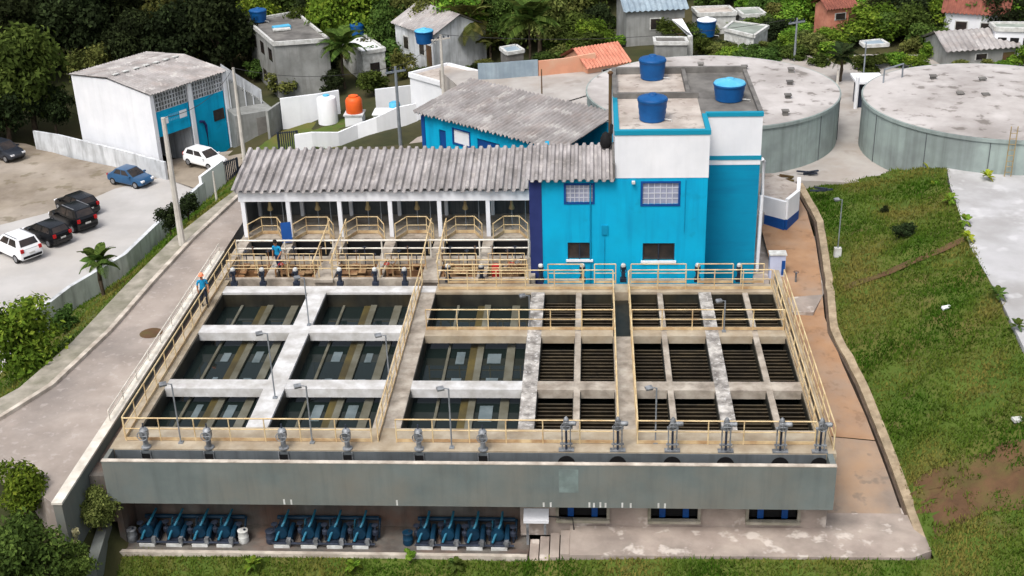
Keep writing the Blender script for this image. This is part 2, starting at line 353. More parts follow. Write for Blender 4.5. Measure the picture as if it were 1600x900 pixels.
CP += [(-18,79,-1.5),(-10,74,-1.5),(-2,72,-1.2),(4,74,-.5),(-20,52,-7),(-10,50,-6.5),(0,50,-6.5),(8,50,-6.5),(-23,60,-9),(-23,45,-7),(-8,63,-3),(4,63,-2.4),
       (11,58,-2.6),(11,48,-4.2),(11,66,-2),(16,60,-3.5),(16,50,-4.5),(16,40,-5),(26,60,-1),(26,50,-1.5),(40,60,-1),(26,75,-.4),(45,75,-.4),
       (0,36,-5.6),(10,36,-5.4),(-10,36,-5.8),(-17.5,40,-6.5),(-17,36,-7),(-14,39,-6.5),(-34,42,-7),(-42,42,-10.5),(0,20,-9),(-30,20,-10),(30,20,-8),(30,40,-4),
       (0,250,12),(-150,250,10),(150,250,14),(0,150,2),(-80,150,-3),(80,150,4),(-60,110,-9),(-90,80,-9),(80,100,1),(80,60,-1),(-90,30,-11),(90,20,-8)]
CPA = np.array(CP)
def tz(x, y):
    d2 = (CPA[:,0]-x)**2+(CPA[:,1]-y)**2+.6
    wt = d2**-1.7
    return float((wt*CPA[:,2]).sum()/wt.sum()) + .25*mnoise.noise(Vector((x*.15, y*.15, 0)))
def ground(px, py):
    z = 0.0
    lo, hi = -14.0, 16.0
    # march along the ray from above
    prev = None
    for k in range(200):
        z = hi-(hi-lo)*k/199
        P = at(px, py, z)
        if tz(P.x, P.y) >= z: return Vector((P.x, P.y, tz(P.x, P.y)))
    return at(px, py, -8)

g = MB(); xs = np.concatenate([np.arange(-260,-60,8), np.arange(-60,60,1.5), np.arange(60,261,8)]); ys = np.concatenate([np.arange(-20,30,5), np.arange(30,130,1.5), np.arange(130,420,10)])
hm = [[tz(x, y) for y in ys] for x in xs]
nx, ny = len(xs), len(ys)
g.v = [(xs[i], ys[j], hm[i][j]) for i in range(nx) for j in range(ny)]
g.f = [(i*ny+j, (i+1)*ny+j, (i+1)*ny+j+1, i*ny+j+1) for i in range(nx-1) for j in range(ny-1)]
struct(g.build('ground', MT['grass2'], smooth=60))

def interp(pl, t):
    """pl: polyline of 3D points, t in 0..1 by index-length"""
    Ls = [0]
    for a, b in zip(pl[:-1], pl[1:]): Ls.append(Ls[-1]+(Vector(b)-Vector(a)).length)
    s = t*Ls[-1]
    for i in range(len(pl)-1):
        if s <= Ls[i+1] or i == len(pl)-2:
            k = (s-Ls[i])/max(1e-6, Ls[i+1]-Ls[i]); return Vector(pl[i]).lerp(Vector(pl[i+1]), k)
def ruled(A, B, bump=0.0, bs=.5, off=0.0):
    def P(u, v):
        p = interp(A, u).lerp(interp(B, u), v)
        e = math.sin(PI*min(1, max(0, v)))
        p.z += bump*e*(mnoise.noise(Vector((p.x*bs, p.y*bs, 3.1)))+.5*mnoise.noise(Vector((p.x*bs*2.7, p.y*bs*2.7, 7.1))))+off
        return p
    return P

# road on the left, its kerb and drain, the bank down to the parking wall
KL = [at(372,306,-.7)+Vector((1.2,5,0))] + [at(*q,-.7) for q in ((370,310),(300,375),(240,440),(170,520),(80,605),(0,655),(-120,712))]
KO = [at(342,316,-.7)+Vector((1.2,5,0))] + [at(*q,-.7) for q in ((342,316),(272,371),(196,446),(112,535),(30,606),(-60,655),(-200,715))]
road = MB()
poly = [(-20.25, 39.0), (-20.25, 76)] + [(p.x, p.y) for p in KL[:-1]] + [(q.x,q.y) for q in (at(-60,690,-.72),at(0,722,-.72),at(40,752,-.72),at(70,778,-.72),at(93,793,-.72))]
road.prism([(p[0], p[1]) for p in poly], -3.0, -.72)
struct(road.build('road', MT['road']))
kd = MB()
for i in range(len(KL)-1):
    a, b, c_, d = KL[i], KL[i+1], KO[i+1], KO[i]
    kd.prism([(a.x,a.y),(d.x,d.y),(c_.x,c_.y),(b.x,b.y)], -1.6, -.69)
struct(kd.build('gutter', MT['kerbconc']))
kb = MB(); kb.loft([[(p.x+.12,p.y,-.72),(p.x-.12,p.y,-.72),(p.x-.12,p.y,-.55+.02*math.sin(i*3)),(p.x+.12,p.y,-.55)] for i, p in enumerate(KL)])
struct(kb.build('kerb', MT['kerbwhite']))
WB = [at(*q,-5) for q in ((352,288),(270,362),(200,432),(115,484),(20,560))]
WB = [WB[0]+Vector((2,8,0))]+WB+[Vector((-31,50,-5)), Vector((-34,42,-5))]
WBK = [KO[0]+Vector((-.05,0,-.06))]+[p+Vector((-.05,0,-.06)) for p in KO[1:]]
LB = ruled(WBK, [WB[0], *WB[1:]], .25, .6)
lb = MB().grid(LB, 90, 20); struct(lb.build('grass_bank', MT['grass'], smooth=60))

pk = MB().prism([(-29.5,60),(-26,97),(-34,103)]+[(p.x,p.y) for p in (at(262,275,-10),at(180,295,-10),at(118,322,-10),at(0,352,-10),at(-150,400,-10))]+[(-55,50),(-33,50)], -11, -9.98)
struct(pk.build('parking', MT['parking']))
dl = MB().prism([(p.x,p.y) for p in (at(262,277,-10),at(110,246,-10),at(40,224,-10),at(-60,212,-10),at(-250,300,-10),at(-150,440,-10),at(0,400,-10),at(160,380,-10),at(262,300,-10))], -11, -10.03)
struct(dl.build('dirt_lot', MT['dirt']))
# right: path, toe kerb, slope, pad
TOE = [(12.4,72.5,-.7),(12.9,67.2,-.9),(12.3,60.2,-1.2),(11.8,55.5,-1.8),(12.4,51.5,-2.4),(12.75,46.5,-2.95),(12.95,41.3,-3.45),(13.0,40.0,-3.6),(13.0,33,-6)]
PADE = [(20.6,71.3,1.0),(19.9,68.2,1.0),(19.0,59.5,1.0),(18.5,53.3,1.0),(18.2,48.6,.8),(18.1,44.5,.2),(17.9,41.5,-.9),(17.7,39.6,-1.8),(17.5,33,-4)]
SL = ruled(TOE, PADE, .35, .45)
struct(MB().grid(SL, 110, 26).build('grass_slope', MT['grass'], smooth=60))
OUT = [(60,72,1.0),(60,66,1.0),(60,59,1),(60,53,1.0),(60,48,.8),(60,44,.2),(60,41,-.9),(60,39,-1.8),(60,33,-4)]
SL2 = ruled(PADE[4:], OUT[4:], .2, .4); struct(MB().grid(SL2, 40, 40).build('grass_shoulder', MT['grass'], smooth=60))
pd = MB().prism([(p[0]+.15*math.sin(i*2.3), p[1]) for i, p in enumerate(PADE[:5])]+[(19.5,47.5),(60,47.5),(60,71.0)], -1.5, 1.03)
struct(pd.build('concrete_pad', MT['pad']))
def pathz(y): return -1.5-(58-y)/15*2.0 if y < 58 else -1.5+(y-58)*.07
PL_ = [(9.45,y,pathz(y)) for y in (72,66,62,58,54,50,46,43,41.9)]
PR_ = [(p[0]-.5,p[1],pathz(p[1])-.0) for p in (interp(TOE[:7], t) for t in np.linspace(0,1,9))]
PT = ruled(PL_, PR_)
UB = .80
struct(MB().grid(lambda u, v: PT(u*UB, v), 32, 6).build('path', MT['path']))
struct(MB().grid(lambda u, v: PT(UB+.002+u*(1-UB-.002), v), 10, 6).build('lower_path', MT['lowpath']))
kr = MB(); rings = []
for t in np.linspace(0,1,40):
    p = interp(TOE[:7], t); z = pathz(p.y)
    q = .06*mnoise.noise(Vector((0,t*40,0)))
    rings.append([(p.x-.3+q,p.y,z-.6),(p.x-.3+q,p.y,z+.14),(p.x+.06+q,p.y,z+.22+q),(p.x+.06,p.y,z-.6)])
kr.loft(rings); struct(kr.build('path_kerb', MT['kerbbeige']))
dr = MB(); dr.loft([[(p.x-.42,p.y,pathz(p.y)-.3),(p.x-.42,p.y,pathz(p.y)+.012),(p.x-.29,p.y,pathz(p.y)+.012),(p.x-.29,p.y,pathz(p.y)-.3)] for p in (interp(TOE[:7], t) for t in np.linspace(0,1,60))]); struct(dr.build('drain', MT['draindark']))
sb = MB().prism([(-.9,40.05),(12.2,40.15),(13.0,40.6),(12.95,41.6),(12.5,43.4),(9.3,43.6),(-.9,43.6)], -4.6, -3.5)
struct(sb.build('front_slab', MT['slab']))
gf = MB().prism([(-19.5,41.05),(-2.55,40.75),(-2.55,44.0),(-19.5,44.0)], -4.8, -4.2)
struct(gf.build('gallery_floor', MT['darkwall']))  # dark brown floor colour includes the shade under the overhang
gk = MB().box(-19.3,-2.6,40.72,40.9,-4.8,-4.12); struct(gk.build('gallery_kerb', MT['kerbwhite']))
yd = MB().prism([(9.4,66.5),(12.2,72.0),(20.4,70.9),(40,69),(40,100),(16,100),(-3,96),(-12,97),(-9,90),(-2,80),(3,71),(8.7,66.5)], -1.6, -.15)
struct(yd.build('yard', MT['yard']))
yr = MB().prism([(8.3,57.2),(10.9,57.0),(12.1,60),(12.6,66.6),(8.6,66.6)], -2.4, -1.46); struct(yr.build('side_yard', MT['slab']))
FB = ruled([(-19.5,40.95,-4.25),(-2.7,40.65,-4.3),(-2.4,40.0,-3.75),(3,40.0,-3.58),(12.6,40.1,-3.58),(13.6,40.2,-3.5)], [(-20,34,-6.3),(-3,33,-6.5),(-2,33,-6.5),(3,33,-6.4),(13,33,-6.2),(14,33,-6.2)], .3, .5)
struct(MB().grid(FB, 90, 22).build('front_bank', MT['grass'], smooth=60))
# soil scars on the slope
def patch(P, u0, u1, v0, v1, name, off, nu=40, nv=14, wob=.35):
    mb = MB()
    def Q(u, v):
        wu = wob*mnoise.noise(Vector((v*4,u*7,1))); wv = wob*mnoise.noise(Vector((u*9,v*3,5)))
        e = 1-abs(2*v-1)
        p = P(min(1,max(0,u0+(u1-u0)*(u+wu*.3*(1 if 0<u<1 else 1)))), min(1,max(0,v0+(v1-v0)*(v+wv*.4))))
        p.z += off*min(1, 6*min(u,1-u,v,1-v)+.0)-.03*(min(u,1-u,v,1-v) < 1e-6); return p
    mb.grid(Q, nu, nv); return struct(mb.build(name, MT['soil'], smooth=60))
patch(SL, .70, .78, .05, 1.0, 'soil_scar', .05, 60, 24, .75)
tr = MB(); ra, rb = [], []
for px, py in ((1318,452),(1350,438),(1390,425),(1430,408),(1470,392),(1505,374)):
    best = None
    for u in np.linspace(.05,.6,90):
        for v in np.linspace(.02,.98,50):
            p = SL(u, v); q = pj(p); e = (q[0]-px)**2+(q[1]-py)**2
            if best is None or e < best[0]: best = (e, p)
    ra.append(best[1]+Vector((0,.28,.05))); rb.append(best[1]+Vector((0,-.28,.04)))
tr.loft([[a,(a+b)/2+Vector((0,0,.02)),b] for a, b in zip(ra, rb)], closed=False, cap=False); struct(tr.build('footpath', MT['soil']))

# grass blades, one object
def tufts(Ps, name, n_each, seed):
    rng = np.random.default_rng(seed); V = []; F = []; T = []
    for (P, u0, u1, v0, v1, n, sk) in Ps:
        for k in range(n):
            u = rng.uniform(u0, u1); v = rng.uniform(v0, v1)
            if sk and sk(u, v): continue
            p = P(u, v)
            if mnoise.noise(Vector((p.x*.5, p.y*.5, 2))) < -.3 and rng.random() < .45: continue
            tone = min(1, max(0, .5+.95*mnoise.noise(Vector((p.x*.33, p.y*.33, 9)))+rng.normal(0,.11)))
            h = rng.uniform(.05,.15)*(1+.9*max(0,mnoise.noise(Vector((p.x*.6, p.y*.6, 4)))))
            for b in range(3):
                a = rng.uniform(0, 2*PI); l = rng.uniform(.3,1.0)*h; wd = rng.uniform(.02,.045)
                bx, by = p.x+rng.normal(0,.09), p.y+rng.normal(0,.09)
                c_, s_ = math.cos(a), math.sin(a); i0 = len(V)
                V += [(bx-s_*wd,by+c_*wd,p.z-.02),(bx+s_*wd,by-c_*wd,p.z-.02),(bx+c_*l,by+s_*l,p.z+h)]
                F.append((i0,i0+1,i0+2)); T.append(tone)
    me = bpy.data.meshes.new(name); me.from_pydata(V, [], F); me.update()
    a = me.attributes.new('tone', 'FLOAT', 'FACE'); a.data.foreach_set('value', T)
    me.materials.append(MT['blade']); o = bpy.data.objects.new(name, me); COL.objects.link(o); o['kind'] = 'stuff'
    o['label'] = 'rough green and straw grass covering the banks'; o['category'] = 'grass'
tufts([(SL,0,1,.02,1,30000,lambda u,v: .705<u<.772 and v>.08 and mnoise.noise(Vector((u*60,v*9,1)))<.02+.5*min((u-.705)/.067,(.772-u)/.067)), (FB,0,1,0,.55,20000,None), (LB,0,1,.0,1,9000,None), (SL2,0,1,0,.12,2500,None)], 'grass', 0, 3)

# ================================================================== MAIN BASINS
DX0, DX1, DY0, DY1 = -19.2, 9.35, 41.95, 57.75
BAYL = [(-18.45,-14.1),(-13.2,-8.9),(-7.75,-3.0)]
BAYR = [(-2.35,-.8),(-.53,.95),(1.8,3.15),(3.4,5.15),(5.75,7.27),(7.53,8.75)]
RY0, RY1 = 43.6, 56.29
bas = thing('settling_basin', 'large concrete water treatment basin divided into open rectangular cells by walkways', 'water basin', ((DX0+DX1)/2, 49, -3.5))
ow = MB()
ow.box(DX0,-18.45,DY0,DY1,-2.2,0)            # left deck
ow.box(-18.45,DX1,DY0,RY0,-2.2,-.001)        # front deck
bo = ow.build('deck', MT['deckyellow'], bas)
MB().box(8.75,9.02,RY0,DY1,-2.2,-.002).box(9.16,9.35,RY0,DY1+1,-3.2,.05).box(9.02,9.16,RY0,DY1,-2.2,-.7).build('deck', MT['deckyellow'], bas)
MB().box(-18.45,-7.75,RY1,57.04,-2.2,-.003).build('ledge', MT['white_beam'], bas)
MB().box(-7.75,8.75,RY1,57.25,-2.2,-.004).build('ledge', MT['deckyellow'], bas)
for i, (x0, x1, mk) in enumerate(((-14.1,-13.2,'white_beam'),(-8.9,-7.75,'deck'),(-3.0,-2.35,'peel'),(.95,1.8,'deck4'),(5.15,5.75,'peel'))):
    if mk == 'deck4':
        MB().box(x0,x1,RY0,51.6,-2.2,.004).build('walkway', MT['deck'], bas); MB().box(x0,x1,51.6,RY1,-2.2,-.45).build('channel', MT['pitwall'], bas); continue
    MB().box(x0,x1,RY0,RY1,-2.2,.004).build('walkway', MT[mk], bas)
for x0, x1 in ((-.8,-.53),(3.15,3.4),(7.27,7.53)):
    MB().box(x0,x1,RY0,RY1,-2.2,-.03).build('partition_wall', MT['deck'], bas)
for y0, y1 in ((46.75,47.55),(51.95,52.75)):
    for (x0, x1) in ((-18.45,-14.1),(-13.2,-8.9)):
        MB().box(x0,x1,y0,y1,-.42,-.006).build('beam', MT['white_beam'], bas)
for (x0, x1) in ((-7.75,-3.0),(-2.35,-.8),(-.53,.95),(1.8,3.15),(3.4,5.15),(5.75,7.27),(7.53,8.75)):
    MB().box(x0,x1,46.75,47.5,-.42,-.008).build('beam', MT['white_beam'] if x0 < -5 else MT['deck'], bas)
    MB().box(x0,x1,51.65,52.6,-.38,-.006).build('beam', MT['deckyellow'], bas)
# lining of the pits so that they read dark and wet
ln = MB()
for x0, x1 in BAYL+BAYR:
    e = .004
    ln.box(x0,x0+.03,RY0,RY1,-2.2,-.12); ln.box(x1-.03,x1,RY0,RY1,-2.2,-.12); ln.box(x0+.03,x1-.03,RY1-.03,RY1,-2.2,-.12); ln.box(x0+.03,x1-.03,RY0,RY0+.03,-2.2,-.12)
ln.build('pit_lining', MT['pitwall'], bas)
MB().box(DX0+.15,DX1-.3,44.0,DY1-.1,-3.6,-2.21).build('base_slab', MT['darkwall'], bas)
# troughs in the three clear-water bays
for (x0, x1), fr in zip(BAYL, ((.22,.52,.83),(.2,.52,.83),(.24,.52,.84))):
    xs3 = [x0+(x1-x0)*f_ for f_ in fr]
    MB().box(xs3[0]-.06,xs3[0]+.06,RY0+.05,RY1-.05,-1.25,-.68).build('trough', MT['trough'], bas)
    MB().box(xs3[1]-.36,xs3[1]-.02,RY0+.05,RY1-.05,-1.25,-.72).build('trough', MT['troughbrown'], bas)
    MB().box(xs3[1]-.02,xs3[1]+.28,RY0+.05,RY1-.05,-1.25,-.66).build('trough', MT['trough'], bas)
    MB().box(xs3[2]-.18,xs3[2]+.2,RY0+.05,RY1-.05,-1.25,-.70).build('trough', MT['trough'], bas)
for (x0, x1), fr in zip(BAYL, ((.22,.52,.83),(.2,.52,.83),(.24,.52,.84))):
    for fa, fb_ in ((fr[0],fr[1]),(fr[1],fr[2])):
        xa = x0+(x1-x0)*fa+(.34 if fa < .4 else .46); xb = x0+(x1-x0)*fb_-(.52 if fb_ < .7 else .36)
        for ya, yb in ((52.72,53.3),(50.35,51.5),(47.6,49.1),(45.35,46.7)):
            ya, yb = ya+random.uniform(0,.2), yb-random.uniform(0,.2)
            if random.random() < .15: continue
            MB().box(xa+random.uniform(0,.12),xb-random.uniform(0,.12),ya,yb,-.95,-.74-random.uniform(0,.02)).build('sky_reflection', MT['sky_reflection'], bas)  # added panels at water level, coloured to imitate sky reflections
# settler plates
rows = ((43.63,46.72),(47.53,51.62),(52.63,56.26))
for x0, x1 in BAYR:
    for y0, y1 in rows:
        mb = MB(); y = y0+.1
        while y < y1-.12:
            dz = .03*mnoise.noise(Vector((x0, y*2, 0)))
            mb.cbox(((x0+x1)/2, y, -.66+dz), (x1-x0-.08, .05, .5), 0, ('X', rad(30))); y += .30
        mb.build('settler_plates', MT['slat'], bas)
struct(MB().add([(-18.45,RY0,-.78),(-2.9,RY0,-.78),(-2.9,RY1,-.78),(-18.45,RY1,-.78)],[(0,1,2,3)]).build('water', MT['water']))
struct(MB().add([(-2.4,RY0,-.92),(8.8,RY0,-.92),(8.8,RY1,-.92),(-2.4,RY1,-.92)],[(0,1,2,3)]).build('water', MT['water']))
# front channel with its overhanging wall
fc = MB()
fc.box(-19.2,9.2,41.0,41.16,-1.95,-.0)
fc.box(-19.2,9.2,41.16,DY0-.02,-1.95,-1.2)
fc.box(-19.2,-19.03,41.16,DY0-.02,-1.2,0); fc.box(8.98,9.2,41.16,DY0-.02,-1.2,0)
fc.build('channel_wall', MT['fascia'], bas)
MB().box(-19.21,9.21,40.985,41.175,.0,.035).build('channel_coping', MT['kerbwhite'], bas)
MB().box(-19.0,8.95,DY0-.03,DY0+.02,-1.3,-.06).build('channel_back', MT['recess'], bas)
MB().box(-19.02,8.97,41.17,DY0-.04,-1.15,-1.02).build('channel_bed', MT['black'], bas)
for px, dz in ((850,0),(861,0),(921,.02),(928,0),(938,.03),(946,0),(972,.02),(985,0),(1028,.02),(1038,0),(622,.04),(446,.03),(457,.02)):
    xx = at(px,783,-1.9).x; MB().box(xx-.035,xx+.035,40.993,40.999,-1.93,-1.72+dz).build('paint_drip', MT['plinth'], bas)
MB().box(-1.3,-.55,40.994,40.999,-1.25,-.2).build('repair_patch', MT['repair'], bas)
# undercroft: rear wall, cross walls
uc = MB(); uc.box(-19.2,-2.9,42.75,42.95,-4.6,-1.96); uc.box(-19.2,-18.95,41.4,42.75,-4.6,-1.96)
uc.build('undercroft_wall', MT['darkwall'], bas)
# right hand front wall with three window openings
WINS = [(-1.35,.55),(2.3,4.15),(6.15,8.05)]
rw = MB(); ys0, ys1 = 42.0, 42.2; z0, zs, zt = -4.0, -3.13, -1.94
edges = [-2.9]+[e for w_ in WINS for e in w_]+[9.2]
for a, b in zip(edges[0::2], edges[1::2]): rw.box(a,b,ys0,ys1,z0,zt)
for a, b in WINS: rw.box(a,b,ys0,ys1,z0,zs)
rw.box(9.0,9.2,ys1,DY1,-4.6,-1.94); rw.box(-2.9,-2.65,42.2,43.7,-4.6,-1.94)
rw.build('front_wall', MT['slab'], bas)
for a, b in WINS:
    fr = MB(); y0, y1 = 41.9, 42.22
    fr.box(a-.12,b+.12,y0-.12,y1,zs-.12,zs+.0); fr.box(a-.12,a,y0,y1,zs,zt-.01); fr.box(b,b+.12,y0,y1,zs,zt-.01)
    fo = fr.build('window', MT['kerbconc'], bas)
    MB().box(a+.01,b-.01,42.16,42.18,zs+.01,zt-.01).build('pane', MT['black'], fo)
    for k in (.25,.75): MB().box(a+(b-a)*k-.12,a+(b-a)*k+.12,42.06,42.1,zs+.01,zt-.01).build('shutter', MT['deepblue'], fo)
MB().box(DX0,DX1,DY1-.05,DY1+.15,-3.2,-.5).build('rear_wall', MT['deck'], bas)
MB().box(DX0,DX0+.1,DY0,DY1,-4.6,-2.2).build('side_wall', MT['fascia'], bas)

# steps down to the gallery and small landing box
st = thing('steps', 'short flight of worn concrete steps beside the front slab', 'steps', (-1.7,41,-4.2))
for k in range(4):
    MB().box(-2.55+k*.41+.05,-2.55+(k+1)*.41+(.0 if k < 3 else .0),40.2,41.75,-4.6,-4.2+.7*(k+1)/4.6+.02).build('step', MT['slab'], st)
MB().tube([(-2.6,41.9,-2.95),(-.8,41.7,-2.95),(-.75,41.7,-3.5)],.03).build('handrail', MT['wire'], st)
bx = thing('equipment_box', 'pale slanted metal hood above the steps under the channel', 'hood', (-2.2,41.7,-3.5))
MB().add([(-2.75,41.55,-3.0),(-1.75,41.55,-3.0),(-1.75,41.98,-2.7),(-2.75,41.98,-2.7),(-2.75,41.55,-3.12),(-1.75,41.55,-3.12),(-1.75,41.98,-3.12),(-2.75,41.98,-3.12)],[(0,1,2,3),(4,7,6,5),(0,4,5,1),(1,5,6,2),(2,6,7,3),(3,7,4,0)]).build('hood', MT['paint_white'], bx)
MB().box(-2.65,-2.55,41.6,41.7,-4.2,-3.12).box(-1.95,-1.85,41.6,41.7,-3.7,-3.12).build('bracket', MT['steel'], bx)

# retaining wall along the road
rt = tag(MB().box(-20.42,-20.08,38.9,62.5,-5.6,-.56).build('retaining_wall', MT['fascia']), 'grey retaining wall with pale top holding the road beside the basin', 'retaining wall')
MB().box(-20.46,-20.04,38.86,62.5,-.555,-.46).build('coping', MT['whiterail'], rt)
tg = MB().box(-20.05,-19.25,41.5,62,-3.2,-1.0); struct(tg.build('side_passage', MT['darkwall']))

# ================================================================== RAILINGS
def railing(label, pts, group, h=1.05, spacing=1.35, mids=(.56,), toe=(.02,.16), mat='rail', r=.03, z=None):
    pts = [Vector(p) for p in pts]
    t = thing('guard_railing', label, 'railing', pts[0], 0, group)
    MB().tube([p+Vector((0,0,h)) for p in pts], r, 6).build('top_rail', MT[mat], t, 40)
    for mz in mids: MB().tube([p+Vector((0,0,mz)) for p in pts], r*.8, 6).build('mid_rail', MT[mat], t, 40)
    for a, b in zip(pts[:-1], pts[1:]):
        n = max(1, round((b-a).length/spacing))
        for k in range(n+1):
            if k == 0 and a != pts[0]: continue
            p = a.lerp(b, k/n); MB().tube([p, p+Vector((0,0,h))], r*.9, 6).build('post', MT[mat], t)
    if toe:
        mb = MB()
        for a, b in zip(pts[:-1], pts[1:]):
            d = (b-a).normalized(); n = Vector((-d.y, d.x, 0))*.012
            mb.add([a-n+Vector((0,0,toe[0])), b-n+Vector((0,0,toe[0])), b+n+Vector((0,0,toe[0])), a+n+Vector((0,0,toe[0])),
                    a-n+Vector((0,0,toe[1])), b-n+Vector((0,0,toe[1])), b+n+Vector((0,0,toe[1])), a+n+Vector((0,0,toe[1]))],
                   [(0,3,2,1),(4,5,6,7),(0,1,5,4),(1,2,6,5),(2,3,7,6),(3,0,4,7)])
        mb.build('toe_board', MT['railtoe'], t)
    return t
GR = 'cream guard railings around the basin'
railing('cream railing along the front deck left of the basin, behind the short grey valves', [(-18.7,42.55,0),(-8.75,42.55,0)], GR)
railing('cream railing along the front deck middle, between the two long walkways', [(-7.75,42.55,0),(.95,42.55,0)], GR)
railing('cream railing along the front deck right, ending at the outer corner', [(1.75,42.55,0),(8.6,42.55,0)], GR)
railing('long cream railing on the left edge of the basin beside the road', [(-18.75,42.6,0),(-18.75,60.5,0)], GR)
railing('cream railing on the left side of the long pale walkway between open cells', [(-8.5,42.6,0),(-8.5,57.2,0)], GR)
railing('cream railing on the left side of the narrow central walkway below the blue building', [(1.0,42.6,0),(1.0,56.5,0)], GR)
railing('cream railing on the right side of the narrow central walkway below the blue building', [(1.75,42.6,0),(1.75,56.5,0)], GR)
railing('inner cream railing along the right edge of the basin', [(8.78,42.6,0),(8.78,56.6,0)], GR)
railing('outer cream railing along the right edge of the basin above the ochre path', [(9.27,42.2,0),(9.27,56.6,0)], GR)
railing('cream railing across the cells on the middle crosswalk, left half', [(-7.7,52.25,0),(.95,52.25,0)], GR)
railing('cream railing across the cells on the middle crosswalk, right half', [(1.8,52.25,0),(8.7,52.25,0)], GR)
railing('cream railing along the back ledge from the long walkway to the central walkway', [(-7.6,56.6,0),(1.0,56.6,0)], GR)
railing('cream railing along the back ledge right of the central walkway', [(1.8,56.6,0),(8.7,56.6,0)], GR)
GB = 'short cream railing panels between the rear valves by the blue building'
for i, (a, b, tx) in enumerate(((-7.2,-3.2,'short cream rail panel on the rear edge in front of the navy pilaster'),(-2.2,-.5,'short cream rail panel under the smaller dark window of the blue building'),(.1,1.15,'shortest cream rail panel on the rear edge left of the central walkway'),(1.9,4.6,'wide cream rail panel on the rear edge under the larger dark window'),(5.2,6.9,'cream rail panel on the rear edge in front of the recessed blue wing'),(7.3,8.4,'last cream rail panel at the right rear corner of the basin'))):
    railing(tx, [(a,57.3,0),(b,57.3,0)], GB)
t_ = railing('white tube fence along the road edge beside the left basin railing', [(-20.25,44.8,-.46),(-20.25,62.3,-.46)], GR, h=.5, mids=(.25,), toe=None, mat='whiterail', spacing=1.8)

# ================================================================== VALVES
def short_valve(label):
    t = thing('gate_valve', label, 'valve', (0,0,0), 0, 'short grey valve stands on the front deck')
    MB().lathe([(.20,0),(.20,.05),(.11,.08),(.10,.42),(.16,.46),(.16,.52)], n=12).build('pedestal', MT['steel'], t, 40)
    MB().cbox((0,0,.64),(.30,.26,.24)).lathe([(.15,.76),(.17,.82),(.12,.90),(.05,.93)], n=12).build('gearbox', MT['steel'], t, 40)
    mb = MB().torus((0,-.24,.66),.20,.022,16,5,'Y')
    for k in range(4): a = k*PI/2; mb.tube([(0,-.24,.66),(.2*math.cos(a),-.24,.66+.2*math.sin(a))],.014,5)
    mb.tube([(0,-.24,.66),(0,-.1,.66)],.025,6).build('handwheel', MT['steel'], t)
    MB().tube([(0,0,.9),(0,0,1.12)],.03,6).build('stem', MT['darksteel'], t)
    MB().box(-.17,.17,-.17,-.143,-.72,-.2).build('slide', MT['black'], t)
    MB().box(-.21,-.172,-.19,-.143,-.72,-.07).build('guide', MT['steel'], t); MB().box(.172,.21,-.19,-.143,-.72,-.07).build('guide', MT['steel'], t)
    return t
def tall_valve(label):
    t = thing('gate_valve', label, 'valve', (0,0,0), 0, 'tall framed valve stands on the front deck')
    for s in (-1,1): MB().box(.16*s-.025,.16*s+.025,-.035,.035,0,1.0).build('frame_post', MT['steel'], t)
    MB().box(-.22,.22,-.06,.06,1.0,1.07).build('crossbar', MT['steel'], t)
    MB().box(-.3,.3,-.12,.12,0,.05).box(-.24,.24,-.06,.06,.28,.32).build('base_plate', MT['steel'], t)
    MB().cbox((0,0,1.2),(.22,.2,.22)).lathe([(.1,1.31),(.11,1.38),(.07,1.47),(.03,1.52)], n=12).lathe([(.1,.12),(.1,.36),(.06,.4)], c=(0,0,1.22), n=10, axis='X').build('gearbox', MT['steel'], t, 40)
    MB().torus((0,-.26,1.24),.17,.02,16,5,'Y').tube([(0,-.26,1.24),(0,-.1,1.24)],.022,6).tube([(-.17,-.26,1.24),(.17,-.26,1.24)],.012,5).tube([(0,-.26,1.07),(0,-.26,1.41)],.012,5).build('handwheel', MT['steel'], t)
    MB().tube([(0,0,.05),(0,0,1.0)],.045,8).build('stem', MT['darksteel'], t)
    mb = MB(); n = 10
    mb.add([(.36*math.cos(PI*k/n),-.18,-.58+.42*math.sin(PI*k/n)) for k in range(n+1)]+[(.36*math.cos(PI*k/n),-.143,-.58+.42*math.sin(PI*k/n)) for k in range(n+1)],
           [tuple(range(n+1)), tuple(range(2*n+1,n,-1))]+[(k,k+n+1,(k+1)+n+1,k+1) for k in range(n)]+[(0,n,2*n+1,n+1)])
    mb.build('sluice_mouth', MT['black'], t)
    return t
ORD = ['leftmost', 'second', 'third', 'fourth', 'fifth', 'rightmost']
sx = [at(px,702,0).x for px in (227,326,443,543,655,755)]
v0 = None
for i, x in enumerate(sx):
    lb_ = f'{ORD[i]} of six short grey gate valves on the front deck edge'
    if v0 is None: v0 = short_valve(lb_); v0.location = (x, 42.06, 0)
    else: dup(v0, (x, 42.06, 0), 0, lb_)
tx_ = [at(px,702,0).x for px in (885,965,1050,1133,1218,1298)]
v1 = None
for i, x in enumerate(tx_):
    lb_ = f'{ORD[i]} of six tall grey framed gate valves on the front deck edge'
    if v1 is None: v1 = tall_valve(lb_); v1.location = (x, 42.06, 0)
    else: dup(v1, (min(x,8.72), 42.06, 0), 0, lb_)
def rear_valve(label):
    t = thing('gate_valve', label, 'valve', (0,0,0), 0, 'dark rear gate valves with white caps')
    MB().box(-.16,.16,-.12,.12,-.1,.1).lathe([(.1,.1),(.09,.55),(.15,.58),(.15,.72)], n=10).build('body', MT['darksteel'], t, 40)
    MB().lathe([(.12,.72),(.13,.76),(.11,.84),(.05,.88)], n=12).build('cap', MT['plinth'], t, 40)
    MB().torus((0,-.2,.6),.15,.02,12,5,'Y').tube([(0,-.2,.6),(0,-.05,.6)],.02,5).build('handwheel', MT['darksteel'], t)
    return t
v2 = None
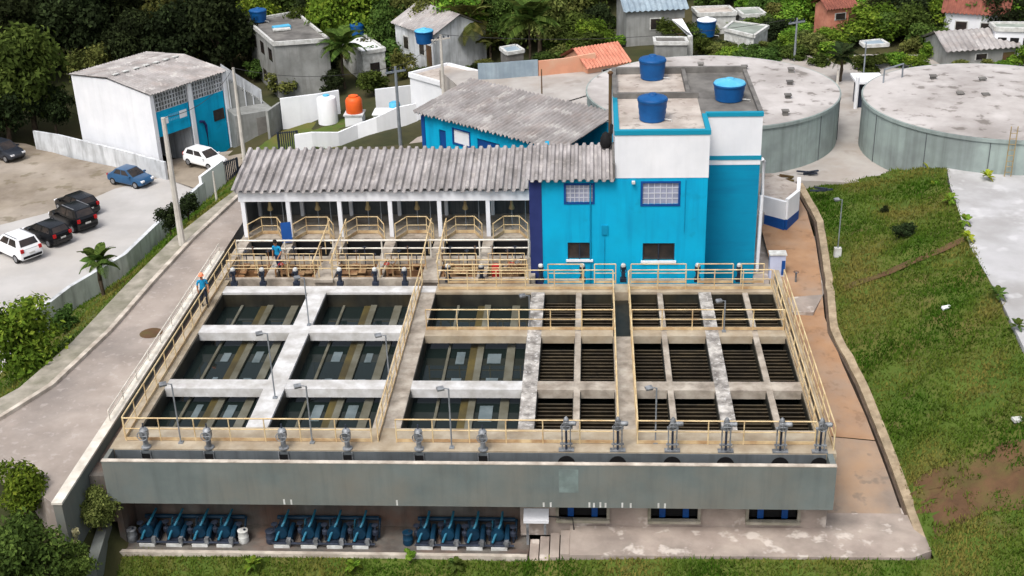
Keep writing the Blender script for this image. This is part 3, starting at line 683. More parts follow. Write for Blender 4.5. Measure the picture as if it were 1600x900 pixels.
rl = [(368,57.35,'dark rear valve with white cap at the left rear corner of the basin'),(413,57.35,'dark rear valve with white cap below the person in the mixing area'),(465,57.35,'dark rear valve with white cap beside the wide pale walkway, left side'),
      (533,57.35,'dark rear valve with white cap just right of the wide pale walkway'),(588,57.35,'dark rear valve with white cap between the wide walkway and the railed walkway'),(634,57.35,'dark rear valve with white cap next to the railed long walkway'),
      (700,57.75,'dark rear valve with white cap first right of the railed long walkway'),(752,57.75,'dark rear valve with white cap beside the red plastic drum'),
      (845,57.75,'dark rear valve with white cap in front of the navy pilaster'),(910,57.75,'dark rear valve with white cap below the smaller dark window'),(974,57.75,'dark rear valve with white cap at the end of the central walkway'),(1090,57.75,'dark rear valve with white cap by the corner of the blue wing'),(1155,57.75,'dark rear valve with white cap in front of the recessed wing')]
for px, y, lab in rl:
    x = at(px, 440, 0).x
    if v2 is None: v2 = rear_valve(lab); v2.location = (x, y, 0)
    else: dup(v2, (x, y, 0), 0, lab)

# ================================================================== DECK LAMPS
def lampposts():
    L = [((283,692),655-55,'thin grey lamp post at the left end of the front railing'),((430,622),521,'thin grey lamp post on the wide pale walkway by the lower beam'),((488,692),603,'thin grey lamp post in the front railing right of the wide walkway'),
         ((706,700),607,'thin grey lamp post in the front railing right of the railed walkway'),((828,512),462,'thin grey lamp post on the middle crosswalk near the peeling walkway'),((608,592),524,'thin grey lamp post on the lower beam beside the railed walkway'),
         ((1024,692),606,'thin grey lamp post in the front railing right of the central walkway'),((1131,518),470,'thin grey lamp post on the middle crosswalk at the right peeling walkway'),((483,508),434,'thin grey lamp post where the upper beam meets the wide walkway'),((1308,402),312,'thin lamp post with grey box at the toe of the green slope')]
    for (b, ty, lab) in L:
        B = at(*b, 0) if b[0] != 1308 else at(*b, -1.0)
        h = hgt(B, ty)
        t = thing('lamp_post', lab, 'lamp post', B, 0, 'thin grey lamp posts around the basin')
        MB().tube([B, B+Vector((0,0,h))],.032,6).build('pole', MT['greypole'], t)
        MB().tube([B+Vector((0,0,h-.02)), B+Vector((-.22,-.1,h+.08))],.02,5).build('arm', MT['greypole'], t)
        MB().cbox(B+Vector((-.3,-.12,h+.06)),(.28,.2,.09), .4, ('X', .3)).build('lamp_head', MT['steel'], t)
        MB().box(B.x-.09,B.x+.09,B.y-.09,B.y+.09,B.z,B.z+.06).build('base_plate', MT['greypole'], t)
        if b[0] == 1308: MB().box(B.x-.18,B.x+.18,B.y-.14,B.y+.14,B.z+.05,B.z+.55).build('control_box', MT['plinth'], t)
lampposts()

# ================================================================== PUMPS
def pump(label, plinth=True):
    t = thing('pump', label, 'pump', (0,0,0), 0, 'blue pumps standing in the gallery under the channel')
    MB().box(-.34,.3,-.36,-.16,0,.14).build('plinth', MT['plinth'], t)
    MB().box(-.4,.4,-.1,.9,0,.14).build('base_frame', MT['darksteel'], t)
    mb = MB().lathe([(.12,-.05),(.2,.0),(.21,.06),(.21,.52),(.19,.56),(.13,.6)], c=(-.1,.32,.42), n=14, axis='Y')
    for k in range(7): mb.torus((-.1,.36+k*.07,.42),.215,.014,14,4,'Y')
    mb.build('motor', MT['pump'], t, 40)
    MB().lathe([(.08,-.12),(.26,-.1),(.28,.0),(.26,.1),(.1,.12)], c=(-.1,.12,.44), n=16, axis='Y').build('casing', MT['pump'], t, 40)
    MB().tube([(-.3,-.12,.2),(-.2,-.02,.45),(.02,.25,.82),(.06,.6,.9),(.06,1.0,.9)],.05,8).build('delivery_pipe', MT['pumplight'], t, 40)
    MB().tube([(.28,-.2,.2),(.28,.1,.42),(.28,.7,.42)],.11,8).build('suction_pipe', MT['pump'], t, 40)
    MB().lathe([(.16,0),(.16,.03)], c=(.28,-.2,.2), n=12, axis='Y').box(.2,.36,-.36,-.2,.17,.42).build('flange_box', MT['steel'], t)
    MB().cbox((-.1,.55,.72),(.2,.2,.16)).build('terminal_box', MT['darksteel'], t)
    return t
pp = None
grp = [('left', (238,280,320,358)), ('middle', (447,489,529,569)), ('right', (668,706,745,783))]
for gname, xs_ in grp:
    for k, px in enumerate(xs_):
        x = at(px, 840, -4.2).x
        lab = f'{["leftmost","second","third","rightmost"][k]} blue pump of the {gname} row of four under the channel'
        if pp is None: pp = pump(lab); pp.location = (x, 41.55, -4.2)
        else: dup(pp, (x, 41.55, -4.2), 0, lab)
for gname, xs_ in grp:
    xa, xb = at(xs_[0]-16,840,-4.2).x, at(xs_[-1]+22,840,-4.2).x
    t = thing('manifold', f'dark pipe manifold running behind the {gname} row of pumps', 'pipework', (xa,42.5,-4.2), 0, 'pump manifolds')
    MB().tube([(xa,42.5,-3.62),(xb,42.5,-3.62)],.09,8).build('header_pipe', MT['pump'], t, 40); MB().tube([(xa,41.25,-4.0),(xb,41.25,-4.0)],.05,7).build('drain_pipe', MT['darksteel'], t, 40)
    for k in range(len(xs_)+1):
        x = xa+(xb-xa)*(k+.05)/(len(xs_)+.1)
        MB().lathe([(.05,-4.2),(.06,-3.9),(.13,-3.86),(.13,-3.7),(.05,-3.66),(.04,-3.45),(.14,-3.44),(.14,-3.41),(.03,-3.4)], c=(x,41.75+.1*(k%2),0), n=10).build('valve', MT['darksteel'], t, 40)
        MB().tube([(x+.1,41.9,-4.15),(x+.1,42.3,-3.7),(x+.1,42.5,-3.62)],.045,6).build('branch_pipe', MT['pumplight' if k%2 else 'pump'], t, 40)
def drum(px, lab, mat):
    x = at(px, 840, -4.2).x; t = thing('drum', lab, 'drum', (x,41.6,-4.2))
    MB().lathe([(.2,0),(.22,.05),(.2,.25),(.22,.27),(.2,.3),(.2,.52),(.22,.56),(.19,.58)], c=(x,41.6,-4.2), n=14).build('body', MT[mat], t, 40)
    MB().lathe([(.05,.58),(.05,.62)], c=(x+.08,41.6,-4.2), n=8).build('bung', MT['darksteel'], t)
drum(210, 'grey drum at the left end of the pump gallery', 'steel'); drum(427, 'dark blue drum standing left of the middle pump row', 'darksteel'); drum(384, 'pale drum standing right of the left pump row', 'plinth'); drum(640, 'blue drum standing left of the right pump row', 'pump')

# ================================================================== MIXING TANKS UNDER THE CANOPY
ft = thing('flocculation_tank', 'row of concrete mixing tanks with dark openings under the grey ribbed canopy', 'mixing tank', (-11, 60, -2))
colx = [at(px, 369, 0).x for px in (383,456,535,613,689,764)]
colx[0] = -18.95
ends = colx+[-3.15]
fb = MB(); fb.box(-19.2,-3.15,66.6,66.9,-2,2.2); fb.box(-19.2,-19.0,63.9,66.6,-2,2.2)
fb.build('back_wall', MT['cladding'], ft)
MB().box(-19.2,-3.15,63.15,66.6,-2,-.01).build('platform', MT['deck'], ft)
w_ = MB(); w_.box(-19.2,-3.15,57.95,58.2,-2.2,-.05); w_.box(-19.2,-3.15,60.2,60.75,-2.2,.0)
for x in ends: w_.box(x-.25,x+.25,58.2,60.2,-2.2,-.02); w_.box(x-.28,x+.28,60.75,63.15,-2.2,-.015)
w_.build('wall', MT['deck'], ft)
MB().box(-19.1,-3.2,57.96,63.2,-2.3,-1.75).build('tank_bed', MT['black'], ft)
for a, b in zip(ends[:-1], ends[1:]):
    for k, (yy, zz, tl) in enumerate(((58.55,-.28,.35),(59.15,-.2,.2),(59.75,-.12,-.1))):
        mb = MB(); n = 5
        for q in range(n):
            xa = a+.3+(b-a-.6)*q/n; xb = a+.3+(b-a-.6)*(q+1)/n-.05
            if random.random() < .62: mb.cbox(((xa+xb)/2, yy+random.uniform(-.05,.05), zz+random.uniform(-.05,.05)), (xb-xa, .35, .05), 0, ('X', tl+random.uniform(-.15,.15)))
        mb.box(a+.3,b-.3,yy+.2,yy+.26,zz-.5,zz-.02)
        mb.build('baffle_boards', MT['rust'], ft)

railing('white double tube rail spanning the mixing tanks under the canopy', [(-18.7,60.5,0),(-3.3,60.5,0)], 'rails in the mixing area', h=1.0, mids=(.55,), toe=None, mat='whiterail', r=.05, spacing=2.6)
railing('cream rail along the lower walkway of the mixing tanks, left of the long walkway', [(-18.6,58.08,0),(-9.2,58.08,0)], 'rails in the mixing area', h=.95, mids=(.5,), toe=None, spacing=1.6)
railing('cream rail along the lower walkway of the mixing tanks, right of the long walkway', [(-7.4,58.08,0),(-3.3,58.08,0)], 'rails in the mixing area', h=.95, mids=(.5,), toe=None, spacing=1.3)
bayn = ['first bay from the left', 'second bay from the left', 'third bay from the left', 'fourth bay from the left', 'fifth bay from the left', 'bay nearest the blue building']
for i, (a, b) in enumerate(zip(ends[:-1], ends[1:])):
    c_ = .45
    railing(f'cream bent rail around the mixer platform in the {bayn[i]}', [(a+.3,62.7,0),(a+.35+c_,63.75,0),(b-.35-c_,63.75,0),(b-.3,62.7,0)], 'bent rails around the mixers', h=1.0, mids=(.5,), toe=(.02,.2), spacing=.9)
    xm = (a+b)/2
    t = thing('mixer', f'ochre mixer hanging from the canopy in the {bayn[i]}', 'mixer', (xm,64.2,1.1), 0, 'ochre mixers under the canopy')
    MB().tube([(xm,64.2,2.5),(xm,64.2,1.75)],.03,6).build('shaft', MT['greypole'], t)
    MB().lathe([(.04,1.8),(.07,1.7),(.09,1.5),(.15,1.36),(.16,1.26),(.07,1.2)], c=(xm,64.2,0), n=12).build('motor', MT['mixer'], t, 40)
    MB().tube([(xm,64.2,1.2),(xm,64.2,-.4)],.025,6).build('drive_shaft', MT['greypole'], t)
    MB().tube([(xm+.75,64.0,-.0),(xm+.75,64.0,2.4)],.025,6).build('conduit', MT['greypole'], t)
lnf = MB()
for a, b in zip(ends[:-1], ends[1:]):
    MB().box(a+.29,b-.29,63.08,63.14,-1.74,-.2).build('opening_darkness', MT['black'], ft); MB().box(a+.26,b-.26,60.14,60.19,-1.74,-.3).build('opening_darkness', MT['black'], ft)  # added black sheets: darkness of the tank openings put in as colour
for i, px in enumerate((455,605,612)):
    pass
for i, (a, b) in enumerate(zip(ends[:-1], ends[1:])):
    railing(f'cream double rail over the rusty baffle boards in the {bayn[i]}', [(a+.3,59.0,-.05),(b-.3,59.0,-.05)], 'rails over the baffle boards', h=.95, mids=(.6,.3), toe=None, spacing=.62, r=.022)
    t = thing('sluice_stand', f'rusty sluice rods behind the baffle boards in the {bayn[i]}', 'sluice rods', (a+.5,59.9,0), 0, 'sluice rods in the mixing area')
    for k in range(5):
        x = a+.45+(b-a-.9)*k/4; MB().tube([(x,59.95,-.5),(x,59.95,.5+.2*((k*7+i)%3))],.03,5).build('rod', MT['darksteel' if k%2 else 'rust'], t); MB().torus((x,59.95,.45+.2*((k*7+i)%3)),.1,.016,10,4).build('handwheel', MT['darksteel'], t)
t = thing('drum', 'red plastic drum behind the back railing near the navy pilaster', 'drum', (at(775,428,0).x,58.6,-.4))
MB().lathe([(.22,-.4),(.25,-.3),(.22,-.05),(.25,0),(.22,.35),(.2,.4)], c=(at(775,428,0).x,58.6,0), n=14).build('body', MT['redplastic'], t, 40)
MB().lathe([(.21,.4),(.21,.44),(.06,.45)], c=(at(775,428,0).x,58.6,0), n=14).build('lid', MT['redplastic'], t)
t = thing('panel', 'deep blue leaning panel beside the first canopy column', 'panel', at(447,380,0))
P0 = at(447,385,0); MB().cbox((P0.x,P0.y+.4,.65),(.55,.06,1.1),.3,('X',-.25)).build('board', MT['deepblue'], t); MB().cbox((P0.x,P0.y+.75,.45),(.05,.05,.95),.3,('X',.3)).build('prop', MT['steel'], t)
for i, (a, b) in enumerate(((-14.1,-13.2),(-8.6,-7.8))):
    lad = thing('stair_rail', ['pair of cream sloping handrails near the person in cyan', 'pair of cream sloping handrails at the end of the railed walkway'][i], 'handrail', (a,58,0), 0, 'rails in the mixing area')
    for x in (a,b):
        MB().tube([(x,57.7,.95),(x,60.2,1.15),(x+.0,62.6,1.35)],.035,6).build('handrail', MT['rail'], lad)
        for y in (58,59.5,61,62.4): MB().tube([(x,y,0),(x,y,.97+.08*(y-57.7))],.028,6).build('post', MT['rail'], lad)
    MB().box(a-.05,b+.05,57.75,60.2,-.15,-.0).build('gangway', MT['deck'], lad)
def pipework(x, lab):
    t = thing('pipework', lab, 'pipes', (x,58.9,0), 0, 'rusty pipe clusters in the mixing area')
    for k in range(3):
        xx = x-.3+.3*k; MB().tube([(xx,58.4,-.6),(xx,58.4,.25+.1*k),(xx+.15,58.9,.45+.1*k),(xx+.15,59.6,.3)],.05,7).build('pipe', MT['rust'], t, 40)
        MB().torus((xx,58.4,.5+.1*k),.12,.02,12,4,'Z').build('handwheel', MT['redplastic'] if k == 1 else MT['steel'], t)
pipework(at(440,430,0).x, 'rusty pipes and handwheels below the person in cyan'); pipework(at(605,430,0).x, 'rusty pipes and handwheels left of the railed walkway'); pipework(at(800,425,0).x, 'rusty pipes and handwheels next to the navy pilaster')

# canopy
def corr_pts(A, B, C_, D, nw, amp, per=6, kind='sine'):
    """sheet A-B (eave) D-C (ridge), waves across A->B"""
    A, B, C_, D = map(Vector, (A, B, C_, D)); n = nw*per
    top, bot = [], []
    for i in range(n+1):
        u = i/n; ph = (i % per)/per
        if kind == 'trap': h = amp*(1 if ph < .34 else (0 if ph >= .5 and ph < .84 else .5))
        else: h = amp*.5*(1+math.cos(2*PI*ph))
        top.append(A.lerp(B, u)+Vector((0,0,h))); bot.append(D.lerp(C_, u)+Vector((0,0,h)))
    return top, bot
def corrugated(A, B, C_, D, nw, amp, kind='sine', segs=1, ragged=0, thick=.03):
    mb = MB(); top, bot = corr_pts(A, B, C_, D, nw, amp, 6, kind)
    rng = random.Random(5); n = len(top); jig = [rng.uniform(-1,1) for _ in range(nw+2)]
    rowsP = []
    for s in range(segs+1):
        for lap in ((0,) if s in (0, segs) else (0,1)):
            row = []
            for i in range(n):
                d = (bot[i]-top[i]); k = s/segs; e = 0
                if s == 0: e = -ragged*jig[i//6]/d.length
                if s == segs: e = ragged*jig[i//6]/d.length
                row.append(top[i]+d*(k+e)+Vector((0,0,.035*(s if lap == 0 and s else s) if False else (-.03 if lap else 0))))
            rowsP.append(row)
    base = len(mb.v)
    for row in rowsP: mb.v += [tuple(p) for p in row]
    for r in range(len(rowsP)-1):
        for i in range(n-1): mb.f.append((base+r*n+i, base+r*n+i+1, base+(r+1)*n+i+1, base+(r+1)*n+i))
    # underside
    nb = len(mb.v)
    for row in (rowsP[0], rowsP[-1]): mb.v += [tuple(p-Vector((0,0,thick))) for p in row]
    for i in range(n-1):
        mb.f.append((nb+i, nb+n+i, nb+n+i+1, nb+i+1)); mb.f.append((base+i, nb+i, nb+i+1, base+i+1))
        q = base+(len(rowsP)-1)*n; mb.f.append((q+i, q+i+1, nb+n+i+1, nb+n+i))
    return mb
cs = thing('canopy', 'long open canopy with ribbed grey roof on white columns over the mixers', 'canopy', (-11,63.3,0))
for x in colx: MB().box(x-.11,x+.11,63.3,63.52,0,2.1).build('column', MT['paint_white'], cs)
for x in colx+[-3.4]: MB().box(x-.1,x+.1,66.35,66.6,0,2.95).build('column', MT['paint_white'], cs)
MB().box(-19.15,-3.15,63.28,63.5,2.1,2.66).build('fascia_beam', MT['paint_white'], cs)
MB().box(-19.15,-19.0,63.5,66.7,2.3,2.62).build('side_beam', MT['paint_white'], cs)
corrugated((-19.4,63.0,2.74),(-3.12,63.0,2.74),(-3.12,67.4,3.62),(-19.4,67.4,3.62),36,.16,'trap',2,.06).build('roof', MT['fibre'], cs)

# ================================================================== BLUE OPERATIONS BUILDING
ob = thing('blue_building', 'turquoise two storey operations building with white upper band and flat roof', 'building', (3,63,-1.8))
zb = -1.9
bm_ = MB()
def wall_open(mb, x0, x1, y0, y1, z0, z1, ops):
    """front wall slab with rectangular openings (xa,xb,za,zb) sorted, stacked by columns"""
    cols = sorted(set([x0, x1]+[o[0] for o in ops]+[o[1] for o in ops]))
    for a, b in zip(cols[:-1], cols[1:]):
        hs = sorted([(o[2], o[3]) for o in ops if o[0] <= a+1e-6 and o[1] >= b-1e-6])
        z = z0
        for h0, h1 in hs: mb.box(a,b,y0,y1,z,h0); z = h1
        mb.box(a,b,y0,y1,z,z1)
def rct(x0, y0, x1, y1, Y):
    """pixel rect on the plane y=Y -> (xa,xb,za,zb)"""
    def on(px, py):
        d = RM.T @ np.array([(px-800)/FPX,(py-450)/FPX,1.0]); t = Y/d[1]; return d[0]*t, CAMH+d[2]*t
    a = on(x0,(y0+y1)/2)[0]; b = on(x1,(y0+y1)/2)[0]; zt_ = on((x0+x1)/2,y0)[1]; zb_ = on((x0+x1)/2,y1)[1]
    return a, b, zb_, zt_
YF = 58.6
W1, W2, W3, W4 = rct(884,289,926,316,YF), rct(1004,286,1060,319,YF), rct(887,379,924,405,YF), rct(1004,380,1054,407,YF)
ops = [W1, W2, W3, W4]
# low left part, tower, wing
wl = MB(); wall_open(wl, -2.5, 1.12, YF, YF+.2, zb, 5.0, [W1, W3]); wl.box(-2.5,-2.3,YF+.2,64.5,zb,5.0)
wall_open(wl, 1.12, 5.62, YF, YF+.2, zb, 5.08, [W2, W4])
wl.box(5.42,5.62,YF+.2,69.2,zb,5.08); wl.box(1.12,1.3,64.5,69.2,zb,5.08)
wl.build('wall', MT['paint_blue'], ob)
MB().box(-3.12,-2.5,YF-.02,YF+.25,zb,5.0).build('pilaster', MT['navy'], ob)
uw = MB(); uw.box(1.1,5.64,YF-.02,YF+.2,5.08,7.28); uw.box(1.1,1.3,YF+.2,69.2,5.08,7.28); uw.box(5.44,5.64,YF+.2,69.2,5.08,7.28); uw.box(1.3,5.44,69.0,69.2,zb,7.28)
uw.build('upper_wall', MT['paint_white'], ob)
MB().box(1.06,5.68,YF-.06,YF+.22,7.28,7.5).box(1.06,1.3,YF+.22,69.25,7.28,7.44).box(5.44,5.68,YF+.22,61.2,7.28,7.5).build('parapet_trim', MT['teal_trim'], ob)
YW = 61.3
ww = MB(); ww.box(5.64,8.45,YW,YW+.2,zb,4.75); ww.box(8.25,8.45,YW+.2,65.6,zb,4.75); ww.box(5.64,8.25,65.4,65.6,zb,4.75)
ww.build('wing_wall', MT['blue_darker'], ob)
MB().box(5.64,8.47,YW-.02,YW+.2,4.75,5.02).box(5.64,8.47,YW-.02,YW+.2,5.24,7.3).box(8.27,8.47,YW+.2,65.62,4.75,7.3).box(5.64,8.27,65.42,65.62,4.75,7.3).build('upper_wall', MT['paint_white'], ob)
MB().box(5.64,8.5,YW-.05,YW+.2,5.02,5.24).build('trim_band', MT['teal_trim'], ob); MB().box(5.64,8.5,YW-.06,YW+.2,7.3,7.5).build('trim_band', MT['teal_trim'], ob)
jb = rct(940,352,950,366,YF); MB().box(jb[0],jb[1],YF-.07,YF-.003,jb[2],jb[3]).build('junction_box', MT['blue_darker'], ob)
MB().tube([(jb[0]+.15,YF-.03,jb[2]),(jb[0]+.15,YF-.03,zb+.4)],.018,5).build('conduit', MT['blue_darker'], ob); MB().tube([(4.55,YF-.03,4.95),(4.55,YF-.03,2.2)],.016,5).build('conduit', MT['blue_darker'], ob)
MB().cbox((2.0,YF-.14,4.9),(.16,.24,.1)).build('wall_lamp', MT['plinth'], ob)
# roofs: front slab, sunken back slab, wing roof
MB().box(1.3,5.44,YF+.2,64.2,7.0,7.36).build('roof_slab', MT['roofslab'], ob)
MB().box(1.1,5.5,64.2,64.42,7.0,7.66).box(4.9,5.1,64.42,69.0,7.0,7.6).build('roof_kerb', MT['roofdark'], ob)
MB().box(1.3,4.9,64.42,69.0,7.0,7.3).build('roof_slab', MT['roofslab'], ob)
MB().box(5.1,8.3,YW+.2,69.0,7.0,7.34).build('roof_slab', MT['roofdark'], ob)
MB().box(1.1,8.45,69.0,69.25,7.28,7.66).box(8.27,8.49,YW+.2,69.0,7.3,7.52).box(1.06,1.3,64.42,69.0,7.44,7.66).build('roof_kerb', MT['roofdark'], ob)
MB().box(5.64,8.27,65.62,69.0,2,7.0).build('wall', MT['paint_white'], ob)
# windows
for (a, b, c_, d), kind in ((W1,'up'),(W2,'up'),(W3,'dn'),(W4,'dn')):
    f_ = .09 if kind == 'up' else .0
    fm = MB()
    if kind == 'up':
        e = .1; fm.box(a-e,b+e,YF-.03,YF+.05,d,d+e).box(a-e,b+e,YF-.03,YF+.05,c_-e,c_).box(a-e,a,YF-.03,YF+.05,c_,d).box(b,b+e,YF-.03,YF+.05,c_,d)
        wn = fm.build('window', MT['deepblue'], ob)
        MB().box(a,b,YF+.08,YF+.1,c_,d).build('pane', MT['window'], wn)
        br = MB(); nx_ = 4 if b-a < 1.3 else 6
        for k in range(1,nx_): x = a+(b-a)*k/nx_; br.box(x-.02,x+.02,YF+.03,YF+.06,c_,d)
        for k in range(1,4): z = c_+(d-c_)*k/4; br.box(a,b,YF+.061,YF+.079,z-.02,z+.02)
        br.build('glazing_bars', MT['glaz'], wn)
    else:
        e = .05; fm.box(a,b,YF+.04,YF+.1,d-e,d).box(a,a+e,YF+.04,YF+.1,c_,d-e).box(b-e,b,YF+.04,YF+.1,c_,d-e).box((a+b)/2-.03,(a+b)/2+.03,YF+.04,YF+.1,c_,d-e)
        wn = fm.build('window', MT['darksteel'], ob)
        MB().box(a+e,b-e,YF+.11,YF+.13,c_,d-e).build('pane', MT['darkglass'], wn)
        MB().box(a-.08,b+.08,YF-.1,YF+.04,c_-.11,c_).build('sill', MT['paint_white'], wn)
dp = MB().tube([(-.1,YF-.05,4.8),(-.1,YF-.05,zb+.5)],.035,6); dp.build('downpipe', MT['blue_darker'], ob)
MB().tube([(8.56,YW+.1,5.0),(8.7,YW+.3,4.8),(8.7,YW+.3,3.0),(8.66,YW+.3,zb+.6)],.1,8).build('downpipe', MT['paint_white'], ob, 40)
corrugated((-3.2,58.25,5.05),(1.08,58.25,5.05),(1.08,61.6,5.75),(-3.2,61.6,5.75),11,.13,'trap',1,.04).build('low_roof', MT['fibre'], ob)
MB().box(1.0,1.1,58.4,61.6,5.0,5.9).build('roof_flashing', MT['roofdark'], ob)
vp = at(948,200,6.0)
t = thing('vent_pipe', 'tall rusty brown pipe rising beside the tower of the blue building', 'pipe', (.92,63.2,5))
MB().tube([(.92,63.2,4.6),(.92,63.2,9.0)],.085,8).build('pipe', MT['soil'], t); MB().lathe([(.13,9.0),(.15,9.06),(.05,9.16)], c=(.92,63.2,0), n=10).build('cap', MT['soil'], t)
t = thing('motor_cover', 'black tarpaulin covered motor on the low ribbed roof beside the tower', 'motor', (.7,61,5.8))
MB().lathe([(.22,0),(.3,.15),(.28,.45),(.18,.7),(.06,.8)], c=(.68,61.2,5.78), n=10).build('cover', MT['black'], t, 50); MB().tube([(.68,61.2,6.2),(.95,61.3,6.5),(.98,62.5,6.5)],.09,7).build('duct', MT['black'], t)

def water_tank(label, c, r, h, lidmat='wtank', group='blue round water tanks'):
    t = thing('water_tank', label, 'water tank', c, 0, group)
    rb = [(r*.82,0),(r*.86,.03)]
    for k in range(7): z = .05+(h-.1)*k/6; rb += [(r*(.86+.14*k/6)+(.0 if k%2 else .02), z)]
    MB().lathe(rb+[(r*1.05,h-.03),(r*1.05,h+.03),(r,h+.04)], c=c, n=28).build('body', MT['wtank'], t, 40)
    MB().lathe([(r*1.02,h+.045),(r*.98,h+.1),(r*.55,h+.2),(r*.3,h+.24),(r*.26,h+.3),(r*.05,h+.31)], c=c, n=28).build('lid', MT[lidmat], t, 40)
    MB().tube([(c[0]+r*.8,c[1]-r*.3,c[2]+.1),(c[0]+r*1.3,c[1]-r*.5,c[2]+.1),(c[0]+r*1.3,c[1]-r*.5,c[2]-.02)],.03,6).build('outlet_pipe', MT['plinth'], t)
    return t
p = at(1020,194,7.36); water_tank('dark blue water tank at the front of the tower roof', (p.x,p.y+.7,7.36), .72, 1.05)
p = at(1020,128,7.30); water_tank('dark blue water tank at the back of the tower roof', (p.x,p.y+.7,7.30), .72, 1.02)
p = at(1141,162,7.34); water_tank('blue water tank with pale blue lid on the dark wing roof', (p.x,p.y+.7,7.34), .8, .85, 'wtanklid')

# small stair enclosure and cabinet to the right of the building
se = thing('stair_enclosure', 'low white and navy stair enclosure right of the blue wing', 'enclosure', (9.2,64,-1))
a0, a1, a2 = at(1184,352,-1.1), at(1226,366,-1.2), at(1244,346,-1.0)
def wallseg(mb, a, b, z0, z1, th=.2, z1b=None):
    d = (b-a); d.z = 0; d.normalize(); n = Vector((-d.y,d.x,0))*th/2; z1b = z1 if z1b is None else z1b
    return mb.add([(a.x-n.x,a.y-n.y,z0),(b.x-n.x,b.y-n.y,z0),(b.x+n.x,b.y+n.y,z0),(a.x+n.x,a.y+n.y,z0),(a.x-n.x,a.y-n.y,z1),(b.x-n.x,b.y-n.y,z1b),(b.x+n.x,b.y+n.y,z1b),(a.x+n.x,a.y+n.y,z1)],
        [(0,3,2,1),(4,5,6,7),(0,1,5,4),(1,2,6,5),(2,3,7,6),(3,0,4,7)])
a3 = a0+Vector((.6,4.0,0)); a4 = a2+Vector((.3,1.8,0))
wallseg(wallseg(wallseg(MB(), a0, a1, -2, -.3, .22), a1, a2, -2, -.3, .22), a2, a4, -2, -.3, .22).build('lower_wall', MT['deepblue'], se)
wallseg(wallseg(wallseg(MB(), a0, a1, -.3, .75, .2), a1, a2, -.3, .9, .2), a2, a4, -.3, 1.0, .2).build('upper_wall', MT['paint_white'], se)
MB().prism([(a0.x,a0.y+.1),(a1.x-.05,a1.y+.1),(a2.x-.1,a2.y),(a4.x,a4.y),(a3.x+.6,a3.y),(a0.x,a3.y)], -.2, .55).build('roof', MT['roofslab'], se)
P0 = at(1217,432,-1.3); t = thing('cabinet', 'pale lavender cabinet on the side yard at the rear corner of the basin', 'cabinet', P0)
MB().box(P0.x-.5,P0.x+.3,P0.y,P0.y+.5,P0.z-.8,P0.z+1.2).build('case', MT['lav'], t); MB().box(P0.x+.1,P0.x+.28,P0.y-.03,P0.y-.005,P0.z+.1,P0.z+.9).build('door', MT['deepblue'], t); MB().box(P0.x-.55,P0.x+.35,P0.y-.05,P0.y+.55,P0.z+1.2,P0.z+1.26).build('top', MT['plinth'], t)
P0 = at(1243,442,-1.4); t = thing('bollard', 'short dark pipe stub by the head of the ochre path', 'pipe', P0)
MB().tube([P0-Vector((0,0,.2)),P0+Vector((0,0,.6))],.05,6).build('pipe', MT['steel'], t); MB().torus((P0.x,P0.y,P0.z+.62),.13,.02,10,4).build('handwheel', MT['darksteel'], t)

# ================================================================== SECOND BLUE BUILDING
b2 = thing('blue_annex', 'turquoise single storey annex with corrugated roof set at an angle behind the canopy', 'building', (-7,76,-.8))
E0 = Vector((-11.2,77.4,0)); ud = Vector((8.0,-6.5,0)).normalized(); vd = Vector((-ud.y,ud.x,0))
def ann(u, v, z): p = E0+ud*u+vd*v; return (p.x,p.y,z)
def annbox(mb, u0, u1, v0, v1, z0, z1):
    return mb.add([ann(u0,v0,z0),ann(u1,v0,z0),ann(u1,v1,z0),ann(u0,v1,z0),ann(u0,v0,z1),ann(u1,v0,z1),ann(u1,v1,z1),ann(u0,v1,z1)],
        [(0,3,2,1),(4,5,6,7),(0,1,5,4),(1,2,6,5),(2,3,7,6),(3,0,4,7)])
mb = MB(); ops2 = [(1.75,2.35,-1.6,1.75),(3.05,4.45,1.15,2.05),(5.1,7.0,-1.6,1.85)]
us = [.25]+[e for o in ops2 for e in o[:2]]+[12.0]
for a, b in zip(us[0::2], us[1::2]): annbox(mb, a, b, .25, .45, -2, 2.5)
for o in ops2:
    annbox(mb, o[0], o[1], .25, .45, o[3], 2.5)
    if o[2] > 0: annbox(mb, o[0], o[1], .25, .45, -2, o[2])
annbox(mb, .25, .45, .45, 4.6, -2, 2.6); annbox(mb, .45, 12.0, 4.4, 4.6, -2, 3.1)
mb.build('wall', MT['paint_blue'], b2)
annbox(MB(), .2, .5, .2, .25, -2, 2.45).build('corner_post', MT['deepblue'], b2)
annbox(MB(), 1.75, 2.35, .32, .38, -1.6, 1.75).build('door', MT['deepblue'], b2)
wn = annbox(annbox(annbox(annbox(MB(), 2.97,4.53,.2,.3,2.05,2.13),2.97,4.53,.2,.3,1.07,1.15),2.97,3.05,.2,.3,1.15,2.05),4.45,4.53,.2,.3,1.15,2.05).build('window', MT['deepblue'], b2)
annbox(MB(), 3.05, 4.45, .3, .34, 1.15, 2.05).build('pane', MT['paint_white'], wn)
annbox(MB(), 5.1, 7.0, .32, .38, -1.6, 1.85).build('door', MT['deepblue'], b2)
corrugated(ann(-.1,-.15,2.58),ann(12.3,-.15,2.58),ann(12.3,5.2,3.5),ann(-.1,5.2,3.5),40,.17,'sine',3,.05).build('roof', MT['fibre2'], b2)

